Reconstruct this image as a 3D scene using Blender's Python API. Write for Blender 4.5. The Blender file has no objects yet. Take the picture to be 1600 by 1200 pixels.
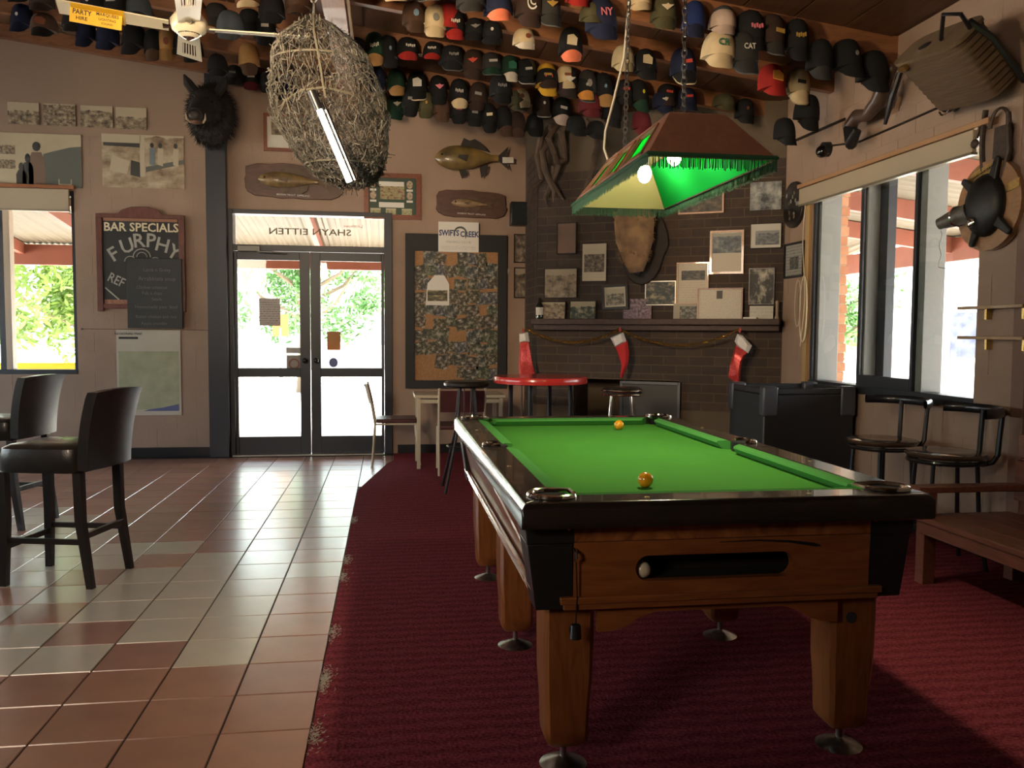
import bpy, math, random
from math import sin, cos, pi, radians, sqrt, atan2
from mathutils import Vector, Matrix
random.seed(7)
SC = bpy.context.scene
COL = SC.collection
# ------------------------------------------------------------ camera
EYE = Vector((0.0, 0.0, 1.34))
FPX = 1325.26
YAW, PITCH, ROLL = 0.145154, 0.06157, -0.0065984
_f = Vector((sin(YAW)*cos(PITCH), cos(YAW)*cos(PITCH), -sin(PITCH)))
_r = Vector((cos(YAW), -sin(YAW), 0)); _d = _f.cross(_r)
RT = cos(ROLL)*_r + sin(ROLL)*_d
DN = -sin(ROLL)*_r + cos(ROLL)*_d
cam = bpy.data.cameras.new('camera'); cam.sensor_width = 36; cam.lens = FPX/1600*36
cam.clip_start = 0.05; cam.clip_end = 300
camo = bpy.data.objects.new('camera', cam); COL.objects.link(camo)
camo.matrix_world = Matrix(((RT.x, -DN.x, -_f.x, EYE.x), (RT.y, -DN.y, -_f.y, EYE.y), (RT.z, -DN.z, -_f.z, EYE.z), (0, 0, 0, 1)))
SC.camera = camo
# ------------------------------------------------------------ exposure, sky, sun, added fill lights
SC.view_settings.view_transform = 'Standard'; SC.view_settings.look = 'None'
SC.view_settings.gamma = 1; SC.view_settings.use_curve_mapping = False
SC.view_settings.exposure = 1.12
SC.cycles.max_bounces = 8; SC.cycles.diffuse_bounces = 5; SC.cycles.glossy_bounces = 4
SC.cycles.transparent_max_bounces = 12; SC.cycles.caustics_reflective = False; SC.cycles.caustics_refractive = False
SC.cycles.sample_clamp_indirect = 6.0
SC.cycles.use_denoising = True
W = bpy.data.worlds.new('world'); SC.world = W; W.use_nodes = True
nt = W.node_tree; nt.nodes.clear()
sky = nt.nodes.new('ShaderNodeTexSky'); sky.sky_type = 'NISHITA'; sky.sun_disc = False
sky.sun_elevation = radians(62); sky.sun_rotation = radians(35); sky.air_density = 1.0; sky.dust_density = 2.5
bg = nt.nodes.new('ShaderNodeBackground'); bg.inputs['Strength'].default_value = 0.95
wo = nt.nodes.new('ShaderNodeOutputWorld')
hs = nt.nodes.new('ShaderNodeHueSaturation'); hs.inputs['Saturation'].default_value = .5
wb = nt.nodes.new('ShaderNodeMixRGB'); wb.blend_type = 'MULTIPLY'; wb.inputs[0].default_value = 1; wb.inputs[2].default_value = (1.0, .97, .93, 1)   # hazy summer sky, daylight white balance
nt.links.new(sky.outputs[0], hs.inputs['Color']); nt.links.new(hs.outputs[0], wb.inputs[1]); nt.links.new(wb.outputs[0], bg.inputs[0]); nt.links.new(bg.outputs[0], wo.inputs[0])
def lamp(name, kind, loc, energy, color, size=0.1, aim=None, **k):
    l = bpy.data.lights.new(name, kind); l.energy = energy; l.color = color
    if kind == 'SUN': l.angle = size
    elif kind == 'AREA': l.size = size
    else: l.shadow_soft_size = size
    for a, b in k.items(): setattr(l, a, b)
    o = bpy.data.objects.new(name, l); COL.objects.link(o); o.location = loc
    if aim is not None: o.rotation_euler = (Vector(aim)-Vector(loc)).to_track_quat('-Z', 'Y').to_euler()
    return o
lamp('sun', 'SUN', (0, 0, 20), 17.0, (1, .95, .86), radians(.6), aim=(-2.6, -2.2, 12.5))
lamp('bar_light', 'AREA', (-3.2, -1.2, 2.7), 13, (1, .8, .6), 1.0, aim=(0.3, 5.5, 2.0), spread=radians(66))  # unseen warm fill added behind the camera, spread kept off the near carpet
lamp('bar_uplight', 'AREA', (-1.25, 2.5, 2.45), 22, (1, .74, .45), .3, aim=(1.1, 6.5, 3.7), spread=radians(95))  # unseen uplight added to brighten the caps, tilted away from the table
# ------------------------------------------------------------ picture point -> point on a real surface
D = 9.30        # back wall
WX = 3.55       # right wall
ANG = radians(-30)
FA = Vector((3.55, 7.3, 0)); FDIR = Vector((cos(ANG), sin(ANG), 0)); FN = Vector((sin(ANG), -cos(ANG), 0))  # fireplace face, normal into the room
def ray(x, y): return RT*((x-800)/FPX) + DN*((y-600)/FPX) + _f
def on_plane(x, y, p0, n):
    d = ray(x, y); return EYE + d*((p0-EYE).dot(n)/d.dot(n))
def ony(x, y, Y): return on_plane(x, y, Vector((0, Y, 0)), Vector((0, 1, 0)))
def onx(x, y, X): return on_plane(x, y, Vector((X, 0, 0)), Vector((1, 0, 0)))
def onz(x, y, Z=0.0): return on_plane(x, y, Vector((0, 0, Z)), Vector((0, 0, 1)))
PLANES = {'back': (Vector((0, D, 0)), Vector((0, -1, 0)), 0.0),
          'right': (Vector((WX, 0, 0)), Vector((-1, 0, 0)), -pi/2),
          'fire': (FA.copy(), FN.copy(), ANG)}
def on(plane, x, y, off=0.0):
    p0, n, a = PLANES[plane]; return on_plane(x, y, p0+n*off, n)
def topx(p):
    v = p-EYE; z = v.dot(_f); return 800+FPX*v.dot(RT)/z, 600+FPX*v.dot(DN)/z
def ceil_z(x): return 3.43+.125*(WX-x)
# ------------------------------------------------------------ mesh helpers
class G:
    def __init__(s): s.v = []; s.f = []
    def add(s, vs, fs, m=None):
        b = len(s.v)
        s.v += [tuple(m @ Vector(p)) for p in vs] if m is not None else [tuple(p) for p in vs]
        s.f += [tuple(b+i for i in f) for f in fs]; return s
    def box(s, x0, x1, y0, y1, z0, z1, m=None):
        return s.add([(x0,y0,z0),(x1,y0,z0),(x1,y1,z0),(x0,y1,z0),(x0,y0,z1),(x1,y0,z1),(x1,y1,z1),(x0,y1,z1)],
              [(0,3,2,1),(4,5,6,7),(0,1,5,4),(1,2,6,5),(2,3,7,6),(3,0,4,7)], m)
    def frus(s, a, za, b, zb, m=None):  # a, b: rectangles (x0,x1,y0,y1)
        return s.add([(a[0],a[2],za),(a[1],a[2],za),(a[1],a[3],za),(a[0],a[3],za),(b[0],b[2],zb),(b[1],b[2],zb),(b[1],b[3],zb),(b[0],b[3],zb)],
              [(0,3,2,1),(4,5,6,7),(0,1,5,4),(1,2,6,5),(2,3,7,6),(3,0,4,7)], m)
    def cyl(s, p0, p1, r0, r1=None, n=12, cap=True):
        return s.tube([p0, p1], [r0, r0 if r1 is None else r1], n, cap=cap)
    def tube(s, pts, r, n=6, closed=False, cap=True):
        pts = [Vector(p) for p in pts]; k = len(pts)
        rs = r if isinstance(r, (list, tuple)) else [r]*k
        vs = []; prev = None
        for i, p in enumerate(pts):
            if closed: t = pts[(i+1) % k]-pts[i-1]
            else: t = pts[min(i+1, k-1)]-pts[max(i-1, 0)]
            if t.length < 1e-9: t = Vector((0, 0, 1))
            t.normalize()
            if prev is None:
                u = t.cross(Vector((0, 0, 1)))
                if u.length < 1e-3: u = t.cross(Vector((1, 0, 0)))
            else:
                u = prev-t*prev.dot(t)
                if u.length < 1e-6: u = t.orthogonal()
            u.normalize(); prev = u; w = t.cross(u)
            vs += [p+(u*cos(2*pi*j/n)+w*sin(2*pi*j/n))*rs[i] for j in range(n)]
        fs = []
        for i in range(k if closed else k-1):
            a = i*n; b = ((i+1) % k)*n
            fs += [(a+j, b+j, b+(j+1) % n, a+(j+1) % n) for j in range(n)]
        if cap and not closed: fs += [tuple(range(n)), tuple((k-1)*n+j for j in reversed(range(n)))]
        return s.add(vs, fs)
    def lathe(s, prof, n=20, m=None):
        vs = []; k = len(prof)
        for r, z in prof: vs += [(r*cos(2*pi*j/n), r*sin(2*pi*j/n), z) for j in range(n)]
        fs = [(i*n+j, i*n+(j+1) % n, (i+1)*n+(j+1) % n, (i+1)*n+j) for i in range(k-1) for j in range(n)]
        fs += [tuple(reversed(range(n))), tuple((k-1)*n+j for j in range(n))]
        return s.add(vs, fs, m)
    def prism(s, poly, y0, y1, m=None):  # poly in (x, z)
        n = len(poly)
        vs = [(x, y0, z) for x, z in poly]+[(x, y1, z) for x, z in poly]
        fs = [tuple(range(n)), tuple(reversed(range(n, 2*n)))]+[(i, n+i, n+(i+1) % n, (i+1) % n) for i in range(n)]
        return s.add(vs, fs, m)
    def ell(s, c, rx, ry, rz, n=14, k=9, m=None):
        vs = []
        for i in range(k+1):
            t = pi*i/k
            vs += [(c[0]+rx*sin(t)*cos(2*pi*j/n), c[1]+ry*sin(t)*sin(2*pi*j/n), c[2]+rz*cos(t)) for j in range(n)]
        fs = [(i*n+j, (i+1)*n+j, (i+1)*n+(j+1) % n, i*n+(j+1) % n) for i in range(k) for j in range(n)]
        return s.add(vs, fs, m)
    def grid(s, fn, nu, nv, cu=False, m=None):
        vs = [fn(i/nu, j/nv) for j in range(nv+1) for i in range(nu if cu else nu+1)]
        w = nu if cu else nu+1
        fs = [(j*w+i, j*w+(i+1) % w, (j+1)*w+(i+1) % w, (j+1)*w+i) for j in range(nv) for i in range(nu)]
        return s.add(vs, fs, m)
    def mesh(s, name, smooth=True):
        me = bpy.data.meshes.new(name); me.from_pydata(s.v, [], s.f); me.validate()
        if smooth:
            me.polygons.foreach_set('use_smooth', [True]*len(me.polygons))
            me.set_sharp_from_angle(angle=radians(38))
        me.update(); return me
def obj(name, g, mat, parent=None, kind=None, bevel=0, smooth=True, loc=None, rot=None):
    me = g.mesh(name, smooth) if isinstance(g, G) else g
    if mat is not None and len(me.materials) == 0: me.materials.append(mat)
    o = bpy.data.objects.new(name, me); COL.objects.link(o)
    if parent is not None: o.parent = parent
    if kind: o['kind'] = kind
    if loc is not None: o.location = loc
    if rot is not None: o.rotation_euler = rot
    if bevel:
        b = o.modifiers.new('soft_edge', 'BEVEL'); b.width = bevel; b.segments = 2; b.limit_method = 'ANGLE'; b.angle_limit = radians(40)
    return o
def tag(o, label, cat, group=None):
    o['label'] = label; o['category'] = cat
    if group: o['group'] = group
    return o
def thing(name, label, cat, loc=(0, 0, 0), rz=0, group=None, rot=None):
    o = bpy.data.objects.new(name, None); COL.objects.link(o); o.location = loc
    o.rotation_euler = rot if rot is not None else (0, 0, rz); o.empty_display_size = .1
    return tag(o, label, cat, group)
def struct(name, g, mat, parent=None, **k):
    o = obj(name, g, mat, parent, **k)
    if parent is None: o['kind'] = 'structure'
    return o
def text(parent, body, loc, size, mat, name='lettering', rot=(pi/2, 0, 0), align='CENTER', bold=0.0, sx=1.0, ext=.0008):
    cu = bpy.data.curves.new(name, 'FONT'); cu.body = body; cu.size = size; cu.align_x = align; cu.align_y = 'CENTER'
    cu.extrude = ext; cu.offset = bold*size; cu.resolution_u = 2; cu.materials.append(mat)
    tmp = bpy.data.objects.new(name, cu); me = bpy.data.meshes.new_from_object(tmp); bpy.data.objects.remove(tmp); bpy.data.curves.remove(cu); me.name = name
    o = bpy.data.objects.new(name, me); COL.objects.link(o); o.parent = parent; o.location = loc; o.rotation_euler = rot; o.scale = (sx, 1, 1)
    return o
# ------------------------------------------------------------ materials
def mat(name, col, rough=.5, metal=0.0, var=0.0, vs=6.0, bump=0.0, bs=60.0, spec=.5, coat=0.0, sheen=0.0, col2=None, scale=(1, 1, 1), trans=0.0, det=4):
    m = bpy.data.materials.new(name); m.use_nodes = True; n = m.node_tree.nodes; l = m.node_tree.links
    p = n['Principled BSDF']; p.inputs['Roughness'].default_value = rough; p.inputs['Metallic'].default_value = metal
    p.inputs['Specular IOR Level'].default_value = spec; p.inputs['Coat Weight'].default_value = coat
    p.inputs['Sheen Weight'].default_value = sheen; p.inputs['Base Color'].default_value = (*col, 1)
    if trans: p.inputs['Transmission Weight'].default_value = trans
    tc = None
    if var or col2 or bump:
        tc = n.new('ShaderNodeTexCoord'); mp = n.new('ShaderNodeMapping'); mp.inputs['Scale'].default_value = scale
        l.new(tc.outputs['Object'], mp.inputs['Vector'])
    if var or col2:
        t = n.new('ShaderNodeTexNoise'); t.inputs['Scale'].default_value = vs; t.inputs['Detail'].default_value = det
        l.new(mp.outputs[0], t.inputs['Vector'])
        r = n.new('ShaderNodeValToRGB'); r.color_ramp.elements[0].position = .3; r.color_ramp.elements[1].position = .7
        a = col2 if col2 else tuple(max(0, c*(1-var)) for c in col); b = col if col2 else tuple(min(1, c*(1+var)) for c in col)
        r.color_ramp.elements[0].color = (*a, 1); r.color_ramp.elements[1].color = (*b, 1)
        l.new(t.outputs['Fac'], r.inputs[0]); l.new(r.outputs[0], p.inputs['Base Color'])
    if bump:
        t2 = n.new('ShaderNodeTexNoise'); t2.inputs['Scale'].default_value = bs; t2.inputs['Detail'].default_value = 3
        l.new(mp.outputs[0], t2.inputs['Vector'])
        b = n.new('ShaderNodeBump'); b.inputs['Strength'].default_value = bump; b.inputs['Distance'].default_value = .01
        l.new(t2.outputs['Fac'], b.inputs['Height']); l.new(b.outputs[0], p.inputs['Normal'])
    return m
def emis(name, col, strength):
    m = bpy.data.materials.new(name); m.use_nodes = True; n = m.node_tree.nodes; n.clear()
    e = n.new('ShaderNodeEmission'); e.inputs[0].default_value = (*col, 1); e.inputs[1].default_value = strength
    o = n.new('ShaderNodeOutputMaterial'); m.node_tree.links.new(e.outputs[0], o.inputs[0]); return m
def wood(name, c1, c2, rough=.4, scale=(14, 1.2, 14), coat=.2, wave=3.0, dist=5.0):
    m = bpy.data.materials.new(name); m.use_nodes = True; n = m.node_tree.nodes; l = m.node_tree.links
    p = n['Principled BSDF']; p.inputs['Roughness'].default_value = rough; p.inputs['Coat Weight'].default_value = coat
    tc = n.new('ShaderNodeTexCoord'); mp = n.new('ShaderNodeMapping'); mp.inputs['Scale'].default_value = scale
    l.new(tc.outputs['Object'], mp.inputs[0])
    w = n.new('ShaderNodeTexNoise'); w.inputs['Scale'].default_value = wave; w.inputs['Detail'].default_value = 5; w.inputs['Distortion'].default_value = dist*.3
    l.new(mp.outputs[0], w.inputs[0])
    r = n.new('ShaderNodeValToRGB'); e = r.color_ramp.elements
    e[0].position = .32; e[1].position = .68; e[0].color = (*c1, 1); e[1].color = (*c2, 1)
    l.new(w.outputs['Fac'], r.inputs[0]); l.new(r.outputs[0], p.inputs['Base Color'])
    return m
def glassmat(name, tint=(.96, .98, .97), refl=.09):
    m = bpy.data.materials.new(name); m.use_nodes = True; n = m.node_tree.nodes; l = m.node_tree.links; n.clear()
    t = n.new('ShaderNodeBsdfTransparent'); t.inputs[0].default_value = (*tint, 1)
    g = n.new('ShaderNodeBsdfGlossy'); g.inputs['Roughness'].default_value = .02
    f0 = n.new('ShaderNodeFresnel'); f0.inputs[0].default_value = 1.45
    ge = n.new('ShaderNodeNewGeometry'); iv = n.new('ShaderNodeMath'); iv.operation = 'SUBTRACT'; iv.inputs[0].default_value = 1.0
    fr = n.new('ShaderNodeMath'); fr.operation = 'MULTIPLY'
    l.new(ge.outputs['Backfacing'], iv.inputs[1]); l.new(f0.outputs[0], fr.inputs[0]); l.new(iv.outputs[0], fr.inputs[1])
    mx = n.new('ShaderNodeMixShader'); o = n.new('ShaderNodeOutputMaterial')
    l.new(fr.outputs[0], mx.inputs[0]); l.new(t.outputs[0], mx.inputs[1]); l.new(g.outputs[0], mx.inputs[2]); l.new(mx.outputs[0], o.inputs[0])
    return m
_pid = [0]
def photo(dark=(.02,.018,.015), mid=(.2,.16,.11), light=(.6,.52,.38), sky=.55, scale=5.0, rough=.55, stretch=(1, 1, 1)):
    """a flat print: mottled ground below a paler sky, different for every call"""
    _pid[0] += 1
    m = bpy.data.materials.new('print'); m.use_nodes = True; n = m.node_tree.nodes; l = m.node_tree.links
    p = n['Principled BSDF']; p.inputs['Roughness'].default_value = rough
    tc = n.new('ShaderNodeTexCoord'); mp = n.new('ShaderNodeMapping')
    mp.inputs['Location'].default_value = (_pid[0]*3.7, 0, _pid[0]*1.9); mp.inputs['Scale'].default_value = stretch
    l.new(tc.outputs['Generated'], mp.inputs[0])
    t = n.new('ShaderNodeTexNoise'); t.inputs['Scale'].default_value = scale; t.inputs['Detail'].default_value = 6; t.inputs['Roughness'].default_value = .65
    l.new(mp.outputs[0], t.inputs[0])
    r = n.new('ShaderNodeValToRGB'); e = r.color_ramp.elements; e[0].position = .36; e[0].color = (*dark, 1); e[1].position = .66; e[1].color = (*light, 1)
    k = e.new(.5); k.color = (*mid, 1)
    l.new(t.outputs['Fac'], r.inputs[0])
    sp = n.new('ShaderNodeSeparateXYZ'); l.new(tc.outputs['Generated'], sp.inputs[0])
    a = n.new('ShaderNodeMath'); a.operation = 'MULTIPLY_ADD'; a.inputs[1].default_value = .35; l.new(t.outputs['Fac'], a.inputs[0]); l.new(sp.outputs['Z'], a.inputs[2])
    c = n.new('ShaderNodeMath'); c.operation = 'GREATER_THAN'; c.inputs[1].default_value = sky+.17; l.new(a.outputs[0], c.inputs[0])
    mx = n.new('ShaderNodeMixRGB'); mx.inputs[2].default_value = (*[x*.95 for x in light], 1)
    l.new(c.outputs[0], mx.inputs[0]); l.new(r.outputs[0], mx.inputs[1]); l.new(mx.outputs[0], p.inputs['Base Color'])
    return m
def lined(name, paper, ink, n_lines=14, rough=.5, dens=.5):
    """paper with rows of small unreadable writing"""
    m = bpy.data.materials.new(name); m.use_nodes = True; n = m.node_tree.nodes; l = m.node_tree.links
    p = n['Principled BSDF']; p.inputs['Roughness'].default_value = rough
    tc = n.new('ShaderNodeTexCoord'); mp = n.new('ShaderNodeMapping'); _pid[0] += 1
    mp.inputs['Location'].default_value = (_pid[0], 0, 0); mp.inputs['Scale'].default_value = (30, 1, n_lines)
    l.new(tc.outputs['Generated'], mp.inputs[0])
    t = n.new('ShaderNodeTexNoise'); t.inputs['Scale'].default_value = 1; t.inputs['Detail'].default_value = 2; l.new(mp.outputs[0], t.inputs[0])
    sp = n.new('ShaderNodeSeparateXYZ'); l.new(tc.outputs['Generated'], sp.inputs[0])
    w = n.new('ShaderNodeMath'); w.operation = 'MULTIPLY'; w.inputs[1].default_value = n_lines; l.new(sp.outputs['Z'], w.inputs[0])
    fr = n.new('ShaderNodeMath'); fr.operation = 'FRACT'; l.new(w.outputs[0], fr.inputs[0])
    g1 = n.new('ShaderNodeMath'); g1.operation = 'LESS_THAN'; g1.inputs[1].default_value = .4; l.new(fr.outputs[0], g1.inputs[0])
    g2 = n.new('ShaderNodeMath'); g2.operation = 'GREATER_THAN'; g2.inputs[1].default_value = 1-dens; l.new(t.outputs['Fac'], g2.inputs[0])
    mu = n.new('ShaderNodeMath'); mu.operation = 'MULTIPLY'; l.new(g1.outputs[0], mu.inputs[0]); l.new(g2.outputs[0], mu.inputs[1])
    mx = n.new('ShaderNodeMixRGB'); mx.inputs[1].default_value = (*paper, 1); mx.inputs[2].default_value = (*ink, 1)
    l.new(mu.outputs[0], mx.inputs[0]); l.new(mx.outputs[0], p.inputs['Base Color'])
    return m
BLACKM = mat('black_paint', (.012, .012, .014), .35)
BLACKG = mat('black_gloss', (.008, .008, .009), .16, coat=.3)
DARKMETAL = mat('dark_metal', (.03, .03, .032), .4, .6)
CHROME = mat('chrome', (.75, .74, .7), .12, 1.0)
STEEL = mat('worn_steel', (.45, .43, .4), .32, 1.0, var=.3, vs=40)
BRASS = mat('brass', (.62, .43, .16), .3, 1.0, var=.2, vs=60)
WALLP = mat('wall_paint', (.335, .228, .165), .62, var=.07, vs=3, bump=.25, bs=90)
JOINT = mat('painted_joint', (.328, .223, .161), .62)
WHITEP = mat('white_print', (.72, .69, .63), .55)
PAPER = mat('paper', (.62, .58, .5), .6, var=.06, vs=9)
CREAMINK = mat('cream_ink', (.75, .66, .46), .6)
WHITEINK = mat('white_ink', (.7, .7, .68), .6)
GREYINK = mat('chalk_ink', (.42, .41, .37), .8)
BLUEINK = mat('blue_ink', (.03, .05, .16), .6)
REDINK = mat('red_ink', (.5, .05, .04), .5)
GLASS = glassmat('window_glass')
REDPAINT = mat('red_oxide_paint', (.27, .082, .048), .55, var=.06, vs=4)
BLACKALU = mat('black_aluminium', (.028, .032, .042), .4, .2)
GREYALU = mat('grey_painted_steel', (.2, .205, .2), .45)
FRAMEDARK = mat('dark_frame', (.025, .017, .012), .6, spec=.3)
FRAMEWOOD = wood('frame_wood', (.2, .085, .03), (.34, .16, .06), .4)
FRAMERED = wood('red_frame_wood', (.14, .035, .018), (.24, .07, .035), .35)
# ============================================================ STRUCTURE
def minus(rects, hole):
    out = []
    for a0, a1, b0, b1 in rects:
        h0, h1, k0, k1 = hole
        if h0 >= a1 or h1 <= a0 or k0 >= b1 or k1 <= b0: out.append((a0, a1, b0, b1)); continue
        if a0 < h0: out.append((a0, h0, b0, b1))
        if h1 < a1: out.append((h1, a1, b0, b1))
        m0, m1 = max(a0, h0), min(a1, h1)
        if b0 < k0: out.append((m0, m1, b0, k0))
        if k1 < b1: out.append((m0, m1, k1, b1))
    return out
def masonry(parent, name, u0, u1, z0, z1, bw, bh, joint, holes, place, mats, limit=300, proud=.004, jit=0.0, depth=.06, restname=None):
    """courses of separate blocks; place(u, depth, z) -> local point; past the limit the rest is one joined part"""
    cells = []
    row = 0; z = z0
    while z < z1-.02:
        zt = min(z+bh, z1); u = u0-(bw/2 if row % 2 else 0)
        while u < u1-.01:
            a0, a1 = max(u, u0)+joint/2, min(u+bw, u1)-joint/2
            if a1-a0 > .02: cells.append((a0, a1, z+joint/2, zt-joint/2))
            u += bw
        z += bh; row += 1
    for h in holes: cells = minus(cells, h)
    cells = [c for c in cells if c[1]-c[0] > .025 and c[3]-c[2] > .02]
    rest = G()
    for i, (a0, a1, b0, b1) in enumerate(cells):
        g = G(); q = proud+random.uniform(-jit, jit)
        P = [place(u, y, w) for y in (-q, depth) for (u, w) in ((a0, b0), (a1, b0), (a1, b1), (a0, b1))]
        F = [(0, 1, 2, 3), (7, 6, 5, 4), (0, 4, 5, 1), (1, 5, 6, 2), (2, 6, 7, 3), (3, 7, 4, 0)]
        if i < limit: g.add(P, F); obj(name, g, random.choice(mats), parent, smooth=False)
        else: rest.add(P, F)
    if rest.v: obj(restname or name+'_courses', rest, mats[0], parent, kind='stuff', smooth=False)
# ---- openings on the back wall (x0, x1, z0, z1)
DOOR = (-1.69, .045, 0.0, 2.60)
WIN1 = (-5.3, -3.165, .875, 2.74)
def slab(g, u0, u1, z0, z1, holes, fn):
    for a0, a1, b0, b1 in __import__('functools').reduce(minus, holes, [(u0, u1, z0, z1)]): fn(g, a0, a1, b0, b1)
g = G(); slab(g, -6.5, 3.9, 0, 3.2, [DOOR, WIN1], lambda g, a, b, c, d: g.box(a, b, D, D+.2, c, d))
g.prism([(-6.5, 3.2), (3.9, 3.2), (3.9, 3.42), (-6.5, 4.72)], D, D+.2)
wall_back = struct('wall_back', g, JOINT, smooth=False)
masonry(wall_back, 'block', -4.0, 1.56, .1, 3.3, .40, .20, .004, [DOOR, WIN1], lambda u, y, z: (u, D-.002+y, z), [WALLP], proud=.0015, depth=.0015, limit=260)
g = G(); g.box(-6.5, -1.86, D-.022, D, 0, .1); g.box(.1, 1.5, D-.022, D, 0, .1)
struct('baseboard_back', g, BLACKM)
# ---- right wall with the big window: y0, y1, z0, z1
WIN2 = (4.72, 6.78, .93, 2.60)
g = G(); slab(g, -4.0, 9.5, 0, 3.44, [WIN2], lambda g, a, b, c, d: g.box(WX, WX+.2, a, b, c, d))
wall_right = struct('wall_right', g, JOINT, smooth=False)
masonry(wall_right, 'block', 2.4, 7.28, .1, 3.3, .40, .20, .004, [WIN2], lambda u, y, z: (WX-.002+y, u, z), [WALLP], proud=.0003, depth=.0015, limit=250)
g = G(); g.box(WX-.02, WX, 2.0, 7.25, 0, .1); struct('baseboard_right', g, BLACKM)
WIN3 = (2.4, 8.6, .7, 2.4)   # unseen window added to the left wall, placed and sized for fill daylight
g = G(); slab(g, -4.2, 9.5, 0, 4.75, [WIN3], lambda g, a, b, c, d: g.box(-6.7, -6.5, a, b, c, d)); struct('wall_left', g, WALLP)
g = G()
for q in (2.4, 3.9, 5.4, 6.9, 8.54): g.box(-6.66, -6.56, q, q+.06, .7, 2.4)
g.box(-6.66, -6.56, 2.4, 8.6, .7, .75); g.box(-6.66, -6.56, 2.4, 8.6, 2.35, 2.4); w3 = struct('window_3', g, BLACKALU)
g = G(); g.box(-6.615, -6.609, 2.4, 8.6, .7, 2.4); obj('pane', g, GLASS, w3)
g = G(); g.prism([(-6.5, 0), (3.55, 0), (3.55, 3.43), (-6.5, 4.69)], -4.2, -4.0); struct('wall_front', g, WALLP)
# ---- ceiling: boards falling to the window side, rafters across, one long beam
CEILM = wood('dark_ceiling_boards', (.075, .032, .016), (.115, .05, .026), .55, (6, 1, 6), .05)
RAFTM = wood('rafter_timber', (.19, .078, .034), (.27, .115, .05), .5, (2, 10, 10), .1)
g = G(); z = ceil_z
g.add([(-6.7, -4.2, z(-6.7)), (3.75, -4.2, z(3.75)), (3.75, 9.5, z(3.75)), (-6.7, 9.5, z(-6.7)), (-6.7, -4.2, z(-6.7)+.12), (3.75, -4.2, z(3.75)+.12), (3.75, 9.5, z(3.75)+.12), (-6.7, 9.5, z(-6.7)+.12)],
      [(0, 1, 2, 3), (7, 6, 5, 4), (0, 4, 5, 1), (1, 5, 6, 2), (2, 6, 7, 3), (3, 7, 4, 0)])
ceiling = struct('ceiling', g, CEILM, smooth=False)
RAFT = [.6, 1.6, 5.64, 6.5, 7.4, 8.3, 9.15]
def RD(y): return .24 if y < 6 else .15
for y in RAFT:
    g = G(); g.prism([(-6.5, z(-6.5)-RD(y)), (3.55, z(3.55)-RD(y)), (3.55, z(3.55)+.01), (-6.5, z(-6.5)+.01)], y, y+.07)
    obj('rafter', g, RAFTM, ceiling, smooth=False)
k = 0
for i in range(27):   # boards between the rafters
    x0 = 3.5-i*.37
    g = G(); w = .355
    g.add([(x0-w, -3.9, z(x0-w)-.012), (x0, -3.9, z(x0)-.012), (x0, 9.25, z(x0)-.012), (x0-w, 9.25, z(x0-w)-.012), (x0-w, -3.9, z(x0-w)+.004), (x0, -3.9, z(x0)+.004), (x0, 9.25, z(x0)+.004), (x0-w, 9.25, z(x0-w)+.004)],
          [(0, 1, 2, 3), (7, 6, 5, 4), (0, 4, 5, 1), (1, 5, 6, 2), (2, 6, 7, 3), (3, 7, 4, 0)])
    obj('board', g, CEILM, ceiling, smooth=False)
pA, pB = onz(504, 0, 3.52), onz(545, 110, 3.52)
bx0, bx1 = -.43, -.28
g = G(); g.box(bx0, bx1, -3.5, 9.1, 3.50, 3.70)
BEAMM = wood('beam_timber', (.19, .078, .036), (.26, .11, .055), .5, (8, 1, 8), .1)
obj('beam', g, BEAMM, ceiling)
g = G(); g.tube([(bx1+.02, -3, 3.53), (bx1+.02, 9.0, 3.53)], .012, 8); obj('conduit', g, mat('conduit_paint', (.5, .36, .22), .4), ceiling)
# black steel post in the back wall
g = G(); g.box(-1.855, -1.655, D-.1, D, 0, 4.05); struct('trim_1', g, BLACKALU, bevel=.004)
# ---- floor: grout slab, separate tiles
g = G(); g.box(-6.7, 3.75, -4.2, 9.5, -.1, -.004)
floor = struct('floor', g, mat('grout', (.03, .02, .017), .7), smooth=False)
def tilemat(name, c, rough, var):
    m = mat(name, c, rough, var=var, vs=5, bump=.13, bs=9, scale=(1, 1, 1), coat=.8)
    m.node_tree.nodes['Principled BSDF'].inputs['Coat Roughness'].default_value = .2
    return m
TC = [tilemat('terracotta_tile', c, .32, .1) for c in ((.44, .205, .13), (.41, .19, .12), (.47, .225, .145), (.38, .175, .125))]
TW = [tilemat('cream_tile', c, .3, .05) for c in ((.62, .53, .41), (.59, .50, .39), (.64, .555, .43))]
CREAM = {0: [1, 3, 4], 1: [1, 2, 4], 2: [1, 2, 3, 5], 3: [1, 2, 3, 4, 6], 4: [0, 1, 2, 3, 5, 6], 5: [1, 2, 4, 5, 6, 7], 6: [3, 4, 5, 6, 7], 7: [5, 6, 7, 8], 8: [5, 6, 8, 9], 9: [6, 7, 9], 10: [7, 8, 9]}
PX, PY, X0, Y0 = .2985, .30, -.26, 3.45
def tile(i, j, x1=None, poly=None):
    xa, xb = X0-(i+1)*PX+.002, X0-i*PX-.002; ya, yb = Y0+j*PY+.002, Y0+(j+1)*PY-.002
    if x1 is not None: xb = x1
    c = random.choice(TW if i in CREAM.get(j, []) else TC)
    g = G(); t = .003; cx, cy = (xa+xb)/2, (ya+yb)/2
    zz = random.uniform(-.0004, .0004)
    hx, hy = (xb-xa)/2, (yb-ya)/2
    g.frus((-hx, hx, -hy, hy), -.006, (-hx+t, hx-t, -hy+t, hy-t), zz)
    obj('tile', g, c, floor, smooth=False, loc=(cx, cy, 0))
nt_ = 0
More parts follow.
